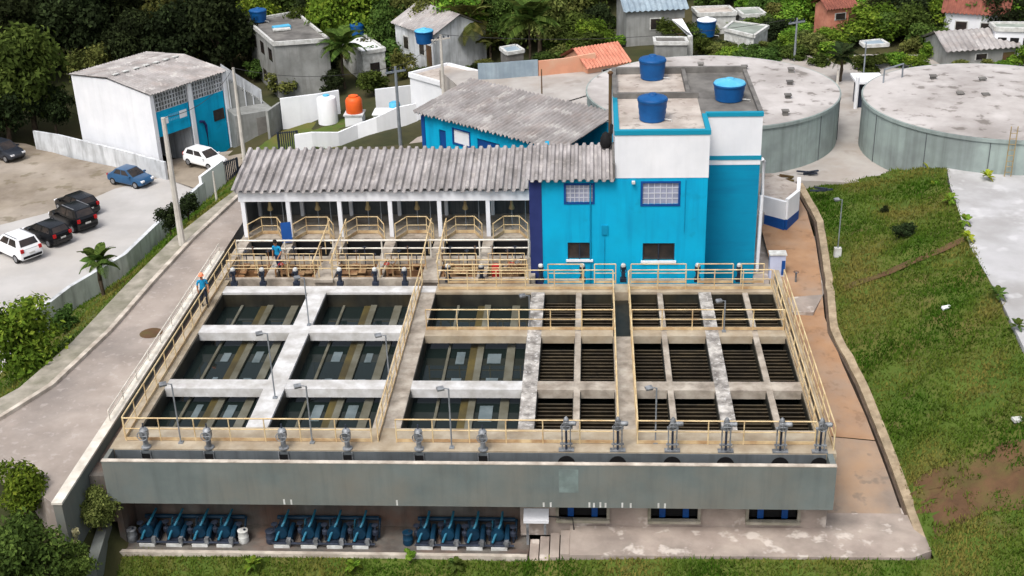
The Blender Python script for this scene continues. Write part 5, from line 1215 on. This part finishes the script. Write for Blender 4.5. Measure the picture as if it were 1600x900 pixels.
# ================================================================== CARS
def car(kind, mat, px, py, z, heading, label, scale=1.0):
    B = at(px,py,z); t = thing('parked_car', label, 'car', B, 0, 'cars in the lower parking area')
    L = 4.0*scale; W_ = 1.72*scale
    X = Matrix.Translation(B) @ Matrix.Rotation(heading,4,'Z') @ Matrix.Scale(scale,4)
    def T(mb): mb.v = [tuple(X @ Vector(p)) for p in mb.v]; return mb
    hat = kind in ('suv','hatch')
    roof = {'suv':1.62,'hatch':1.47,'sedan':1.42}[kind]; hood = {'suv':.98,'hatch':.92,'sedan':.88}[kind]; tail = {'suv':1.02,'hatch':.98,'sedan':.94}[kind]
    zb_ = .24 if kind != 'suv' else .3
    # lower body: stations along x (front = +x)
    st_ = [(-2.0,.62,.42,tail-.25),(-1.92,.78,.30,tail-.06),(-1.5,.85,zb_,tail),(-.4,.86,zb_,.96),(.75,.86,zb_,.95),(1.1,.85,zb_,hood+.03),(1.6,.82,zb_,hood-.05),(1.88,.74,.30,hood-.18),(1.99,.6,.40,hood-.34)]
    rings = []
    for x, w_, z0, z1 in st_:
        zm = z0+(z1-z0)*.6
        rings.append([(x,-w_*.9,z0),(x,-w_,z0+.1),(x,-w_*1.0,zm),(x,-w_*.9,z1-.03),(x,-w_*.72,z1),(x,w_*.72,z1),(x,w_*.9,z1-.03),(x,w_*1.0,zm),(x,w_,z0+.1),(x,w_*.9,z0)])
    T(MB().loft(rings)).build('body', MT[mat], t, 35)
    # cabin
    xr0, xr1 = (-1.55,.25) if hat else (-.95,.2)
    xb0, xb1 = (-1.92,1.05) if hat else (-1.55,1.05)
    wb, wr = .78, .62
    zbelt0 = tail-.02; zbelt1 = hood
    cab = [(xb0,-wb,zbelt0),(xb1,-wb,zbelt1),(xb1,wb,zbelt1),(xb0,wb,zbelt0),(xr0,-wr,roof),(xr1,-wr,roof),(xr1,wr,roof),(xr0,wr,roof)]
    mb = MB().add(cab,[(0,3,2,1),(4,5,6,7),(0,1,5,4),(1,2,6,5),(2,3,7,6),(3,0,4,7)])
    mb.add([(xr0+.05,-wr+.04,roof),(xr1-.05,-wr+.04,roof),(xr1-.05,wr-.04,roof),(xr0+.05,wr-.04,roof),(xr0+.3,-wr*.6,roof+.04),(xr1-.3,-wr*.6,roof+.04),(xr1-.3,wr*.6,roof+.04),(xr0+.3,wr*.6,roof+.04)],
           [(4,5,6,7),(0,1,5,4),(1,2,6,5),(2,3,7,6),(3,0,4,7)])
    T(mb).build('cabin', MT[mat], t, 20)
    V = [Vector(p) for p in cab]
    def pane(a, b, c_, d, m0, m1, n0, n1, nm):
        f = lambda u, v: (a.lerp(b,u)).lerp(d.lerp(c_,u), v)
        q = [f(m0,n0),f(m1,n0),f(m1,n1),f(m0,n1)]; nrm = (q[1]-q[0]).cross(q[3]-q[0]).normalized()
        cen = sum(V, Vector())/8
        if nrm.dot(q[0]-cen) < 0: nrm = -nrm
        T(MB().add([p+nrm*.012 for p in q]+[p-nrm*.01 for p in q],[(0,1,2,3),(7,6,5,4),(0,4,5,1),(1,5,6,2),(2,6,7,3),(3,7,4,0)])).build(nm, MT['darkglass'], t)
    pane(V[1],V[2],V[6],V[5],.06,.94,.1,.94,'windscreen'); pane(V[3],V[0],V[4],V[7],.08,.92,.28 if hat else .12,.92,'rear_window')
    for a, b, c_, d in ((V[0],V[1],V[5],V[4]),(V[2],V[3],V[7],V[6])):
        pane(a,b,c_,d,.12,.47,.2,.9,'side_window'); pane(a,b,c_,d,.51,.86,.2,.9,'side_window')
    for x in (-1.28,1.25):
        for s in (-1,1):
            y = s*.77
            T(MB().lathe([(.2,-.1),(.3,-.1),(.32,-.07),(.32,.07),(.3,.1),(.2,.1)], c=(x,y,.32), n=18, axis='Y')).build('tyre', MT['tyre'], t, 40)
            T(MB().lathe([(.2,-.105),(.2,.105)], c=(x,y,.32), n=14, axis='Y')).build('rim', MT['rim'], t, 40)
    for s in (-1,1):
        T(MB().cbox((1.9,s*.55,.66),(.2,.3,.13))).build('headlight', MT['clearlamp'], t)
        T(MB().cbox((-1.95,s*.64,.8 if not hat else .95),(.12,.2,.24 if hat else .14))).build('tail_light', MT['redlamp'], t)
        T(MB().cbox((.75,s*.93,.98),(.16,.16,.12))).build('mirror', MT[mat], t)
    T(MB().cbox((-1.97,0,.48),(.12,1.3,.16))).build('bumper', MT['tyre'] if kind == 'suv' else MT[mat], t)
    T(MB().cbox((-2.01,0,.72),(.03,.4,.11))).build('number_plate', MT['plinth'], t)
    if kind == 'suv':
        for s in (-1,1): T(MB().tube([(-1.4,s*.56,roof+.06),(.1,s*.56,roof+.06)],.025,5)).build('roof_rail', MT['rim'], t)
    return t
HD = rad(180-37)
car('suv','whitecar',28,398,-10,HD,'white sport utility car with dark rear window at the left edge',1.12)
car('hatch','blackpaint',76,375,-10,HD+.05,'black hatchback parked between the white car and the larger black car',1.05)
car('suv','blackpaint',116,352,-10,HD-.02,'large black car with red tail light on the pale parking area',1.12)
car('hatch','blackpaint',122,330,-10,HD,'black car mostly hidden behind the large black car',1.05)
car('sedan','bluecar',206,287,-10,rad(-26),'blue saloon parked beside the weathered white wall',1.0)
car('hatch','whitecar',322,258,-9.6,rad(-32),'white compact car in front of the garage opening',1.0)
car('hatch','greycar',8,246,-10,rad(-30),'dark car in the shade of the trees at the left edge',1.05)

# ================================================================== PEOPLE
def skin_mesh(verts, edges, radii, root=0, sub=2):
    me = bpy.data.meshes.new('tmp'); bm = bmesh.new(); lay = bm.verts.layers.skin.verify()
    bv = [bm.verts.new(v) for v in verts]
    for i, v in enumerate(bv): v[lay].radius = (radii[i] if isinstance(radii[i], tuple) else (radii[i],)*2); v[lay].use_root = (i == root)
    for a, b in edges: bm.edges.new((bv[a], bv[b]))
    bm.to_mesh(me); bm.free()
    o = bpy.data.objects.new('tmp', me); COL.objects.link(o)
    o.modifiers.new('s','SKIN').use_smooth_shade = True
    sm = o.modifiers.new('u','SUBSURF'); sm.levels = sub; sm.render_levels = sub
    dg = bpy.context.evaluated_depsgraph_get(); dg.update()
    r = bpy.data.meshes.new_from_object(o.evaluated_get(dg)); bpy.data.objects.remove(o); bpy.data.meshes.remove(me)
    return r
def person(label, loc, rz, trousers, lean=0.0, helmet=False, armf=.15, stride=.16):
    J = dict(pel=(0,0,.95), bel=(0,.01,1.12), che=(0,.0+lean*.2,1.32), nek=(0,.02+lean*.3,1.48), hd0=(0,.03+lean*.35,1.56), hd1=(0,.05+lean*.4,1.68), hd2=(0,.03+lean*.4,1.75),
        nos=(0,.13+lean*.4,1.64),
        sl=(-.19,lean*.22,1.41), el=(-.25,-.02+lean*.2,1.13), wl=(-.24,.12+armf+lean*.2,.93), sr=(.19,lean*.22,1.41), er=(.25,-.02+lean*.2,1.13), wr=(.24,.10-armf*.3+lean*.2,.90),
        hl=(-.10,0,.9), kl=(-.11,stride*.5+.03,.5), al=(-.11,stride*.5-.05,.09), tl=(-.12,stride*.5+.12,.035), hr=(.10,0,.9), kr=(.11,-stride*.3+.04,.5), ar=(.11,-stride*.9,.10), tr=(.12,-stride*.9+.16,.035),
        pl=(-.235,.17+armf+lean*.2,.87), pr=(.235,.13-armf*.3+lean*.2,.82))
    Rr = dict(pel=(.15,.11),bel=(.14,.1),che=(.165,.11),nek=.055,hd0=.075,hd1=.095,hd2=.07,nos=.018,sl=.07,el=.05,wl=.033,sr=.07,er=.05,wr=.033,hl=.09,kl=.062,al=.043,tl=.035,hr=.09,kr=.062,ar=.043,tr=.035,pl=.04,pr=.04)
    K = list(J); ix = {k:i for i, k in enumerate(K)}
    E_ = [('pel','bel'),('bel','che'),('che','nek'),('nek','hd0'),('hd0','hd1'),('hd1','hd2'),('hd1','nos'),('che','sl'),('sl','el'),('el','wl'),('wl','pl'),('che','sr'),('sr','er'),('er','wr'),('wr','pr'),
          ('pel','hl'),('hl','kl'),('kl','al'),('al','tl'),('pel','hr'),('hr','kr'),('kr','ar'),('ar','tr')]
    me = skin_mesh([J[k] for k in K], [(ix[a],ix[b]) for a, b in E_], [Rr[k] for k in K], 0, 2)
    bm = bmesh.new(); bm.from_mesh(me)
    for f in bm.faces:
        c = f.calc_center_median(); m_ = 0
        if c.z > 1.49: m_ = 0
        elif abs(c.x) > .18 and c.z < 1.2 and c.z > .75 : m_ = 0 if c.z < 1.2 else 1
        elif c.z > .97: m_ = 1
        elif c.z > .11: m_ = 2
        else: m_ = 3
        f.material_index = m_
    # fingers
    for side, wr_, pl_ in ((-1,'wl','pl'),(1,'wr','pr')):
        p = Vector(J[pl_]); d = (p-Vector(J[wr_])).normalized(); sx_ = Vector((0,1,0)).cross(d).normalized() if abs(d.y) < .9 else Vector((1,0,0)); sy_ = d.cross(sx_)
        for k in range(5):
            if k < 4: a = p+sy_*(.026*(k-1.5)); l = (.07,.08,.075,.06)[k]; b = a+d*l*.55; c_ = a+d*l*.95-sx_*side*-.02
            else: a = p-d*.02+sy_*.04; b = a+sy_*.03+d*.03; c_ = b+d*.03
            fm = skin_mesh([tuple(a),tuple(b),tuple(c_)], [(0,1),(1,2)], [.01,.009,.008], 0, 1); n0 = len(bm.faces); bm.from_mesh(fm); bm.faces.ensure_lookup_table()
            for f in list(bm.faces)[n0:]: f.material_index = 0
            bpy.data.meshes.remove(fm)
    me.materials.clear()
    for k in ('skin','shirt',trousers,'tyre'): me.materials.append(MT[k])
    bm.to_mesh(me); bm.free()
    t = thing('person', label, 'person', loc, rz)
    o = bpy.data.objects.new('body', me); COL.objects.link(o); o.parent = t
    me.polygons.foreach_set('use_smooth', [True]*len(me.polygons))
    hx = Vector(J['hd1'])
    mb = MB(); prof = [(.112,-.01),(.116,.03),(.1,.09),(.06,.13),(.01,.145)] if helmet else [(.105,-.05),(.108,.02),(.09,.09),(.05,.12),(.01,.128)]
    if helmet: prof = [(.15,-.015)]+prof
    mb.lathe(prof, c=(hx.x,hx.y-.02,hx.z+.03), n=16); q = mb.build('helmet' if helmet else 'hair', MT['cap'] if helmet else MT['hair'], None, 50); q.parent = t
    for s in (-1,1):
        e = MB().lathe([(.004,-.01),(.011,-.005),(.011,.005),(.004,.01)], c=(hx.x+s*.035,hx.y+.088,hx.z-.01), n=8).build('eye', MT['hair']); e.parent = t
        e = MB().lathe([(.008,-.03),(.022,-.01),(.02,.02),(.008,.03)], c=(hx.x+s*.096,hx.y-.01,hx.z-.03), n=8).build('ear', MT['skin']); e.parent = t
    return t
P0 = at(321,479,0); person('person in cyan shirt, dark trousers and orange helmet standing at the left railing', (P0.x,P0.y,0), rad(200), 'trousers', .05, True)
P0 = at(437,424,0); person('person in cyan shirt and blue trousers bending over the mixing area', (P0.x,P0.y,.0), rad(160), 'bluetrousers', .25, False, .2, .2)

# ================================================================== VEGETATION
def crown_mesh(name, seed, n, r, hz, leaf, blobs, flat=.75, spread=.62, droop=.0):
    """leaf cards spread through several uneven clumps; crown centred at the origin, radius r, half height hz"""
    rng = np.random.default_rng(seed); C_ = []
    for k in range(blobs):
        a = rng.uniform(0, 2*PI); q = math.sqrt(rng.uniform(0,1))*spread*r; z = rng.uniform(-.65,.75)*hz*(1-.45*(q/(spread*r))**2)
        C_.append((q*math.cos(a), q*math.sin(a), z, r*rng.uniform(.26,.48), rng.uniform(-.22,.22)))
    tot = sum(c[3]**2 for c in C_); V = np.zeros((n*4,3)); T = np.zeros(n); i = 0
    for ci, c in enumerate(C_):
        m_ = int(n*c[3]**2/tot) if ci < blobs-1 else n-i
        for k in range(m_):
            if i >= n: break
            d = rng.normal(size=3); d /= np.linalg.norm(d)
            if d[2] < -.25 and rng.random() < .6: d[2] = abs(d[2])
            rr = c[3]*(rng.uniform(.25,1.0)**.45)*(1+.28*rng.normal()*.6)
            p = np.array([c[0]+d[0]*rr, c[1]+d[1]*rr, c[2]+d[2]*rr*flat])
            nv = d*.7+rng.normal(size=3)*.55+np.array([0,0,.35]); nv /= np.linalg.norm(nv)
            u = np.cross(nv, rng.normal(size=3)); u /= np.linalg.norm(u); v = np.cross(nv, u)
            l = leaf*rng.uniform(.6,1.4); w_ = l*rng.uniform(.4,.7)
            V[4*i] = p-u*l; V[4*i+1] = p-v*w_+nv*l*.12; V[4*i+2] = p+u*l-np.array([0,0,droop*l]); V[4*i+3] = p+v*w_+nv*l*.12
            T[i] = min(1,max(0,.48+c[4]+rng.normal(0,.17))); i += 1
    me = bpy.data.meshes.new(name); me.from_pydata(V.tolist(), [], [(4*k,4*k+1,4*k+2,4*k+3) for k in range(n)]); me.update()
    a = me.attributes.new('tone','FLOAT','FACE'); a.data.foreach_set('value', T.astype('f'))
    me.materials.append(MT['leaf_mid'])
    return me, C_
def trunk_mesh(name, C_, r, base, seed, tr_):
    rng = random.Random(seed); mb = MB(); top = .1*r
    mb.tube([(0,0,base),(rng.uniform(-.05,.05)*r,rng.uniform(-.05,.05)*r,base*.5),(0,0,top)],[tr_*1.3,tr_,tr_*.55],8)
    for c in sorted(C_, key=lambda c: -c[3])[:7]:
        z0 = base*rng.uniform(.25,.6); mid = (c[0]*.45,c[1]*.45,z0*.4+c[2]*.45)
        mb.tube([(0,0,z0),mid,(c[0]*.95,c[1]*.95,c[2])],[tr_*.5,tr_*.33,tr_*.1],5)
    me_o = mb.build(name, MT['bark'], None, 60); me = me_o.data; bpy.data.objects.remove(me_o); return me
CR = {'big': [], 'mid': [], 'bush': []}
for k in range(5):
    a, C_ = crown_mesh('crown', 20+k, 5200, 1, .85, .055, 17+k, .8, .66); CR['big'].append((a, trunk_mesh('trunk', C_, 1, -1.6, k, .06)))
for k in range(4):
    a, C_ = crown_mesh('crown', 40+k, 2600, 1, .9, .08, 11+k, .85, .6); CR['mid'].append((a, trunk_mesh('trunk', C_, 1, -1.5, 9+k, .055)))
for k in range(3):
    a, C_ = crown_mesh('crown', 60+k, 1100, 1, .7, .12, 8, .8, .55); CR['bush'].append((a, trunk_mesh('trunk', C_, 1, -.8, 19+k, .05)))
TR = random.Random(12)
def add_tree(name, label, cat, B, r, H, kind, leaf, group=None, hz=None):
    """B base point, H total height, r crown radius"""
    cm, tm = TR.choice(CR[kind]); t = thing(name, label, cat, B, 0, group)
    hz_ = {'big':.85,'mid':.9,'bush':.7}[kind]; sz = min(r*1.15, H*.62/(hz_+.35)) if kind != 'bush' else H/1.55
    cz = H-sz*(hz_+.32)
    if kind == 'bush': cz = H-sz*(hz_+.25)
    c = bpy.data.objects.new('crown', cm); COL.objects.link(c); c.parent = t
    c.material_slots[0].link = 'OBJECT'; c.material_slots[0].material = MT[leaf]
    rz = TR.uniform(0, 6.28); c.location = (0,0,cz); c.scale = (r, r*TR.uniform(.88,1.1), sz); c.rotation_euler = (0,0,rz)
    k = bpy.data.objects.new('trunk', tm); COL.objects.link(k); k.parent = t; tb = {'big':1.6,'mid':1.5,'bush':.8}[kind]
    k.location = (0,0,cz); k.scale = (r,r,max(.05,(cz+.3)/tb)); k.rotation_euler = (0,0,rz)
    return t
def tree_px(name, label, cat, px, py, top, wpx, kind, leaf, z=None, group=None):
    B = ground(px, py) if z is None else at(px, py, z)
    ppm = FPX/pj(B)[2]; H = hgt(B, top); return add_tree(name, label, cat, B, wpx/ppm/2, max(H,.3), kind, leaf, group)

def frond_mesh(seed, L, n=30):
    rng = random.Random(seed); mb = MB(); sag = rng.uniform(.55,.9)
    f = lambda k: Vector((L*k*(1-.16*k*k), 0, L*(.42*k-sag*k*k)))
    V, F = [], []
    for i in range(n):
        k = .12+.88*i/n; p = f(k); ll = L*.30*math.sin(PI*min(1,.22+k*.72))
        for s in (-1,1):
            q = p+Vector((ll*.45, s*ll*.85, -ll*.35)); a = p-Vector((.055*L/2,0,0)); b = p+Vector((.055*L/2,0,0)); i0 = len(V)
            V += [tuple(a), tuple(b), tuple(q+Vector((.022*L,0,0))), tuple(q)]; F.append((i0,i0+1,i0+2,i0+3))
    n0 = len(V)
    for i in range(9):
        p = f(i/8); w_ = .018*L*(1-i/9); V += [(p.x,-w_,p.z),(p.x,w_,p.z)]
    for i in range(8): F.append((n0+2*i,n0+2*i+2,n0+2*i+3,n0+2*i+1))
    me = bpy.data.meshes.new('frond'); me.from_pydata(V, [], F); me.update()
    a = me.attributes.new('tone','FLOAT','FACE'); a.data.foreach_set('value', [min(1,max(0,rng.gauss(.55,.2))) for _ in F]); me.materials.append(MT['leaf_mid'])
    return me
FRM = [frond_mesh(k, 1.0) for k in range(4)]
def palm(label, B, H, fl, leaf, nf=14, cat='palm', group=None, trunk=True):
    t = thing('palm', label, cat, B, TR.uniform(0,6), group)
    for k in range(nf):
        o = bpy.data.objects.new('frond', FRM[k%4]); COL.objects.link(o); o.parent = t; o.location = (0,0,H); o.scale = (fl,)*3
        o.material_slots[0].link = 'OBJECT'; o.material_slots[0].material = MT[leaf]
        o.rotation_euler = (TR.uniform(-.15,.15), TR.uniform(-.75,.25) if k%3 else -1.0, 2.4*k+TR.uniform(-.2,.2))
    if trunk:
        o = MB().tube([(0,0,-.4),(.04*H,0,H*.5),(0,0,H)],[.17,.13,.1],8).build('trunk', MT['bark'], None, 60); o.parent = t
    return t
def palm_px(label, px, py, top, wpx, leaf, z=None, nf=14, group=None):
    B = ground(px,py) if z is None else at(px,py,z); ppm = FPX/pj(B)[2]; H = hgt(B, top); fl = wpx/ppm/2
    return palm(label, B, max(.15,H-fl*.15), fl*1.1, leaf, nf, 'palm', group)

# ---- background woodland, filled row by row, keeping the houses in sight
KEEP = [(380,12,518,125,150),(545,45,604,120,120),(645,24,728,96,96),(636,98,752,168,168),(780,68,820,96,100),(886,62,970,118,119),(984,6,1052,56,62),(1018,28,1086,84,86),
        (1128,32,1204,56,60),(1500,16,1564,62,66),(1548,34,1640,60,62),(1488,64,1550,84,86),(1282,0,1322,36,46),(1340,58,1392,74,78),(745,98,935,138,140),(1080,4,1150,26,30),(975,2,1048,20,24),
        (98,75,362,268,262),(300,92,450,250,235),(430,135,660,240,260)]
def clear(px, py, top, wpx):
    for x0, y0, x1, y1, b in KEEP:
        if py > b-2 and px+wpx*.55 > x0 and px-wpx*.55 < x1 and top < y1 and py > y0: return False
    return True
fill = random.Random(77)
def fill_rows(x0, x1, rows, hrange, wr, leaves, name, label, group, kind='big', step=.62):
    n = 0
    for py in rows:
        x = x0+fill.uniform(0,30)
        while x < x1:
            pyy = py+fill.uniform(-7,7); B = ground(x, pyy); ppm = FPX/pj(B)[2]
            H = fill.uniform(*hrange); r = H*fill.uniform(*wr); wpx = 2*r*ppm; top = pj((B.x,B.y,B.z+H))[1]
            ok = False
            for _ in range(4):
                if clear(x, pyy, top, wpx): ok = True; break
                H *= .68; r *= .75; wpx = 2*r*ppm; top = pj((B.x,B.y,B.z+H))[1]
            if ok and H > 1.1: add_tree(name, label, 'tree', B, r, H, kind if H > 3 else 'mid', fill.choice(leaves), group); n += 1
            x += max(16, wpx*step)*fill.uniform(.8,1.25)
    return n
fill_rows(-60, 400, (132,108,84,58,28,-6), (8,12.5), (.34,.46), ['leaf_dark','leaf_dark','leaf_dark','leaf_olive'], 'forest_tree', 'dark evergreen tree in the dense woodland behind the white garage building', 'dark woodland behind the garage')
fill_rows(400, 985, (88,62,38,12,-14), (6,9.5), (.36,.5), ['leaf_dark','leaf_mid','leaf_mid','leaf_olive','leaf_light'], 'forest_tree', 'broad leafed green tree in the woods among the houses at top centre', 'woods at top centre')
fill_rows(1090, 1660, (110,96), (1.6,2.8), (.6,.85), ['leaf_mid','leaf_mid','leaf_olive','leaf_light'], 'bush', 'green bush in the thicket just beyond the reservoirs', 'thicket beyond the reservoirs', 'mid', .55)
fill_rows(1085, 1660, (76,54,32), (2.6,4.6), (.5,.7), ['leaf_mid','leaf_dark','leaf_mid','leaf_light'], 'garden_tree', 'rounded green tree among the houses at top right', 'trees at top right', 'big', .6)
fill_rows(960, 1680, (6,-20,-48), (5,8), (.45,.6), ['leaf_dark','leaf_dark','leaf_mid'], 'garden_tree', 'tall dark tree at the top right edge behind the houses', 'tall trees along the top right edge', 'big', .7)
fill_rows(400, 985, (122,106,74,50), (2.2,4.2), (.5,.7), ['leaf_mid','leaf_olive','leaf_mid','leaf_dark'], 'bush', 'leafy bush growing between the houses at top centre', 'bushes between the houses at top centre', 'mid', .75)
fill_rows(1090, 1660, (84,64,44,22), (1.6,3.2), (.55,.75), ['leaf_mid','leaf_olive','leaf_light','leaf_dark'], 'bush', 'mid green bush between the roofs at top right', 'bushes between the roofs at top right', 'mid', .7)
fill_rows(960, 1100, (72,48), (1.2,2.0), (.6,.9), ['leaf_mid','leaf_light'], 'bush', 'low bush around the metal roofed shed', 'low bushes around the shed', 'mid', .9)

# ---- single trees and shrubs that can be told apart
tree_px('tree', 'large bright green tree filling the upper left corner', 'tree', 58, 222, 12, 165, 'big', 'leaf_mid')
tree_px('tree', 'dark low tree below the large bright tree at the left edge', 'tree', 15, 226, 95, 110, 'big', 'leaf_dark')
tree_px('tree', 'dark leafy tree beside the far corner of the white garage wall', 'tree', 92, 224, 120, 70, 'big', 'leaf_dark')
tree_px('tree', 'olive brown crowned tree peeping over the left roof corner of the garage', 'tree', 150, 150, 52, 90, 'big', 'leaf_olive')
tree_px('bush', 'round olive bush in front of the grey flat roofed house', 'bush', 446, 152, 96, 82, 'mid', 'leaf_olive')
tree_px('bush', 'dark bush between the small white house and the back wall', 'bush', 585, 148, 100, 70, 'mid', 'leaf_mid')
tree_px('bush', 'dark bush below the palm beside the grey flat roofed house', 'bush', 520, 150, 104, 50, 'mid', 'leaf_dark')
tree_px('bush', 'olive bush left of the white flat roofed house', 'bush', 630, 122, 72, 52, 'mid', 'leaf_olive')
tree_px('bush', 'dark bush under the white end wall of the gable house', 'bush', 672, 104, 76, 40, 'mid', 'leaf_dark')
palm_px('palm in front of the grey flat roofed house', 540, 140, 66, 76, 'leaf_mid', None, 20)
palm_px('feathery palm left of the pair of tall palms at top centre', 735, 100, 26, 90, 'leaf_olive', None, 22); palm_px('tall palm at top centre above the terracotta wall', 828, 104, 24, 100, 'leaf_mid', None, 24); palm_px('drooping brownish palm behind the sheet fence', 768, 102, 62, 52, 'leaf_olive')
palm_px('palm with drooping fronds at the rear rim of the near reservoir', 1312, 128, 84, 56, 'leaf_dark', -.2)
tree_px('tree', 'bright green spreading tree at top right left of the dark conifers', 'tree', 1362, 66, -6, 112, 'big', 'leaf_light')
tree_px('tree', 'dark green round tree at top right beside the red roofed house', 'tree', 1466, 66, 4, 40, 'big', 'leaf_dark')
tree_px('tree', 'magenta blossoming tree at the top right', 'tree', 1302, 36, 0, 38, 'mid', 'leaf_pink')
tree_px('bush', 'rounded clipped green bush on the low grey shed', 'bush', 1045, 60, 24, 52, 'mid', 'leaf_mid', -.3)
tree_px('bush', 'dark two lobed shrub by the tall kerb pole, left half', 'shrub', 268, 372, 312, 44, 'mid', 'leaf_dark', -2.2)
tree_px('bush', 'dark two lobed shrub by the tall kerb pole, right half', 'shrub', 296, 352, 296, 42, 'mid', 'leaf_dark', -2.0)
palm_px('small palm on the grass strip beside the parking wall', 164, 466, 404, 66, 'leaf_mid', -2.6, 16)
tree_px('tree', 'leafy olive green tree on the bank at the left edge', 'tree', 45, 618, 436, 150, 'big', 'leaf_light', -3.0)
tree_px('bush', 'dark green bush right of the leafy tree at the left edge', 'bush', 108, 532, 464, 56, 'mid', 'leaf_mid', -2.6)
tree_px('tree', 'pale leafed tree at the road end in the lower left', 'tree', 42, 805, 706, 104, 'big', 'leaf_light')
tree_px('tree', 'small bushy tree in front of the retaining wall end', 'tree', 160, 838, 752, 76, 'big', 'leaf_olive')
tree_px('bush', 'large green bush in the lower left corner', 'bush', 45, 930, 790, 150, 'big', 'leaf_mid')
tree_px('bush', 'dark bush in the lower left corner beside the grey wall end', 'bush', 122, 930, 838, 76, 'big', 'leaf_mid')
tree_px('bush', 'bush with cream blossom beside the grey wall end', 'bush', 114, 872, 814, 46, 'mid', 'petal')
tree_px('bush', 'low leafy plant at the left end of the front grass', 'bush', 222, 896, 862, 70, 'mid', 'leaf_light', -5.2)
tree_px('bush', 'round shrub peeping over the canopy ridge below the curved wall', 'shrub', 500, 246, 226, 34, 'mid', 'leaf_mid', -5.8)
def onslope(px, py):
    best = None
    for u in np.linspace(.0,.95,140):
        for v in np.linspace(.01,.99,50):
            p = SL(u, v); q = pj(p); e = (q[0]-px)**2+(q[1]-py)**2
            if best is None or e < best[0]: best = (e, p)
    return best[1]
def slope_bush(px, py, wpx, hpx, leaf, lab, nm='shrub'):
    B = onslope(px, py); ppm = FPX/pj(B)[2]; add_tree(nm, lab, 'shrub', B-Vector((0,0,.1)), wpx/ppm/2, hpx/ppm, 'mid', leaf)
slope_bush(1413, 372, 44, 36, 'leaf_dark', 'round dark shrub in the middle of the green slope'); slope_bush(1380, 333, 18, 18, 'leaf_dark', 'small dark shrub near the top of the green slope')
EP = [(1452,272,'yellowish young palm at the top corner of the slope by the reservoir'),(1542,282,'yellowish young palm below the yellow ladder'),(1484,318,'young palm at the pad edge near its top corner'),(1508,352,'young palm at the pad edge above the dirt track'),(1512,378,'young palm at the pad edge where the dirt track ends'),(1558,468,'dark young palm at the pad edge halfway down'),(1588,516,'young palm at the pad edge close to the right border'),(1460,300,'small lime shrub on the upper slope corner')]
for i, (px, py, lab) in enumerate(EP):
    B = at(px, py, 1.0) if px > 1470 else at(px, py, .4); ppm = FPX/pj(B)[2]
    palm(lab, B, .25, 15/ppm*(1.2 if i in (0,5) else .95), ['leaf_lime','leaf_lime','leaf_light','leaf_light','leaf_lime','leaf_mid','leaf_mid','leaf_light'][i], 10, 'young palm', 'young palms along the pad edge', False)
for i, (px, py) in enumerate(((395,884),(553,886),(712,884),(862,884),(1018,884),(1160,890),(1322,884),(1466,888))):
    B = at(px, py, -4.2); ppm = FPX/pj(B)[2]
    lab = f'{["first","second","third","fourth","fifth","sixth","seventh","last"][i]} young leafy plant from the left along the front grass bank'
    palm(lab, B+Vector((0,0,-.05)), .12, 17/ppm, ['leaf_light','leaf_light','leaf_mid','leaf_lime','leaf_lime','leaf_light','leaf_light','leaf_lime'][i], 12, 'young plant', 'young plants on the front bank', False)
for (px, py, w_, lab) in ((1105,884,30,'low yellow green weed clump on the front bank below the third window'),(640,872,26,'low weed clump on the front bank below the right pump row'),(1230,878,34,'low weed clump on the front bank below the right slab corner')):
    tree_px('weed_clump', lab, 'weeds', px, py, py-14, w_, 'bush', 'leaf_light', -4.1)
# lower left boundary wall end and rubble
P0, P1 = at(166,820,-3.4), at(146,912,-3.9)
o = wallseg(MB(), P0, P1, -8, -3.1, .42).build('boundary_wall', MT['fascia']); tag(o, 'grey wall end running out of the bottom edge at lower left', 'wall')
for px, py, lab in ((28,792,'pale rubble heap at the road end in the lower left'),(168,760,'pale stone block at the foot of the retaining wall')):
    P = at(px,py,-2.2 if px < 100 else -3.0); o = thing('rubble', lab, 'rubble', P)
    for k in range(7): MB().cbox((P.x+TR.uniform(-.7,.7),P.y+TR.uniform(-.4,.4),P.z+TR.uniform(-.1,.2)),(TR.uniform(.2,.6),TR.uniform(.2,.5),TR.uniform(.15,.35)),TR.uniform(0,3),('X',TR.uniform(-.4,.4))).build('stone', MT['kerbwhite'], o)
p = onslope(1478,485); tag(MB().cbox(p+Vector((0,0,.08)),(.45,.2,.1),.4,('X',.3)).build('litter', MT['paint_white']), 'white scrap of litter lying on the green slope', 'litter')
p = onslope(1590,660) ; tag(MB().cbox(p+Vector((0,0,.08)),(.4,.3,.12),.2).build('stone', MT['plinth']), 'pale stone on the slope at the right border', 'stone')

for px, py, top, w_, lf, lab in ((1098,86,54,46,'leaf_mid','green bush left of three in front of the sheet roofed house'),(1136,88,58,52,'leaf_olive','wide olive bush in front of the sheet roofed house'),(1182,84,54,56,'leaf_olive','olive bush below the right end of the sheet roof'),(1098,58,26,44,'leaf_mid','green bush in front of the pale house at the top edge'),(1212,66,20,50,'leaf_dark','dark tree just right of the grey green sheet roof')):
    tree_px('bush', lab, 'bush', px, py, top, w_, 'mid', lf)
tag(MB().lathe([(.55,-.71),(.3,-.70),(.02,-.695)], c=(at(236,520,-.7).x,at(236,520,-.7).y,0), n=18).build('soil_pile', MT['soil']), 'small flat heap of orange soil on the dusty road', 'soil heap')
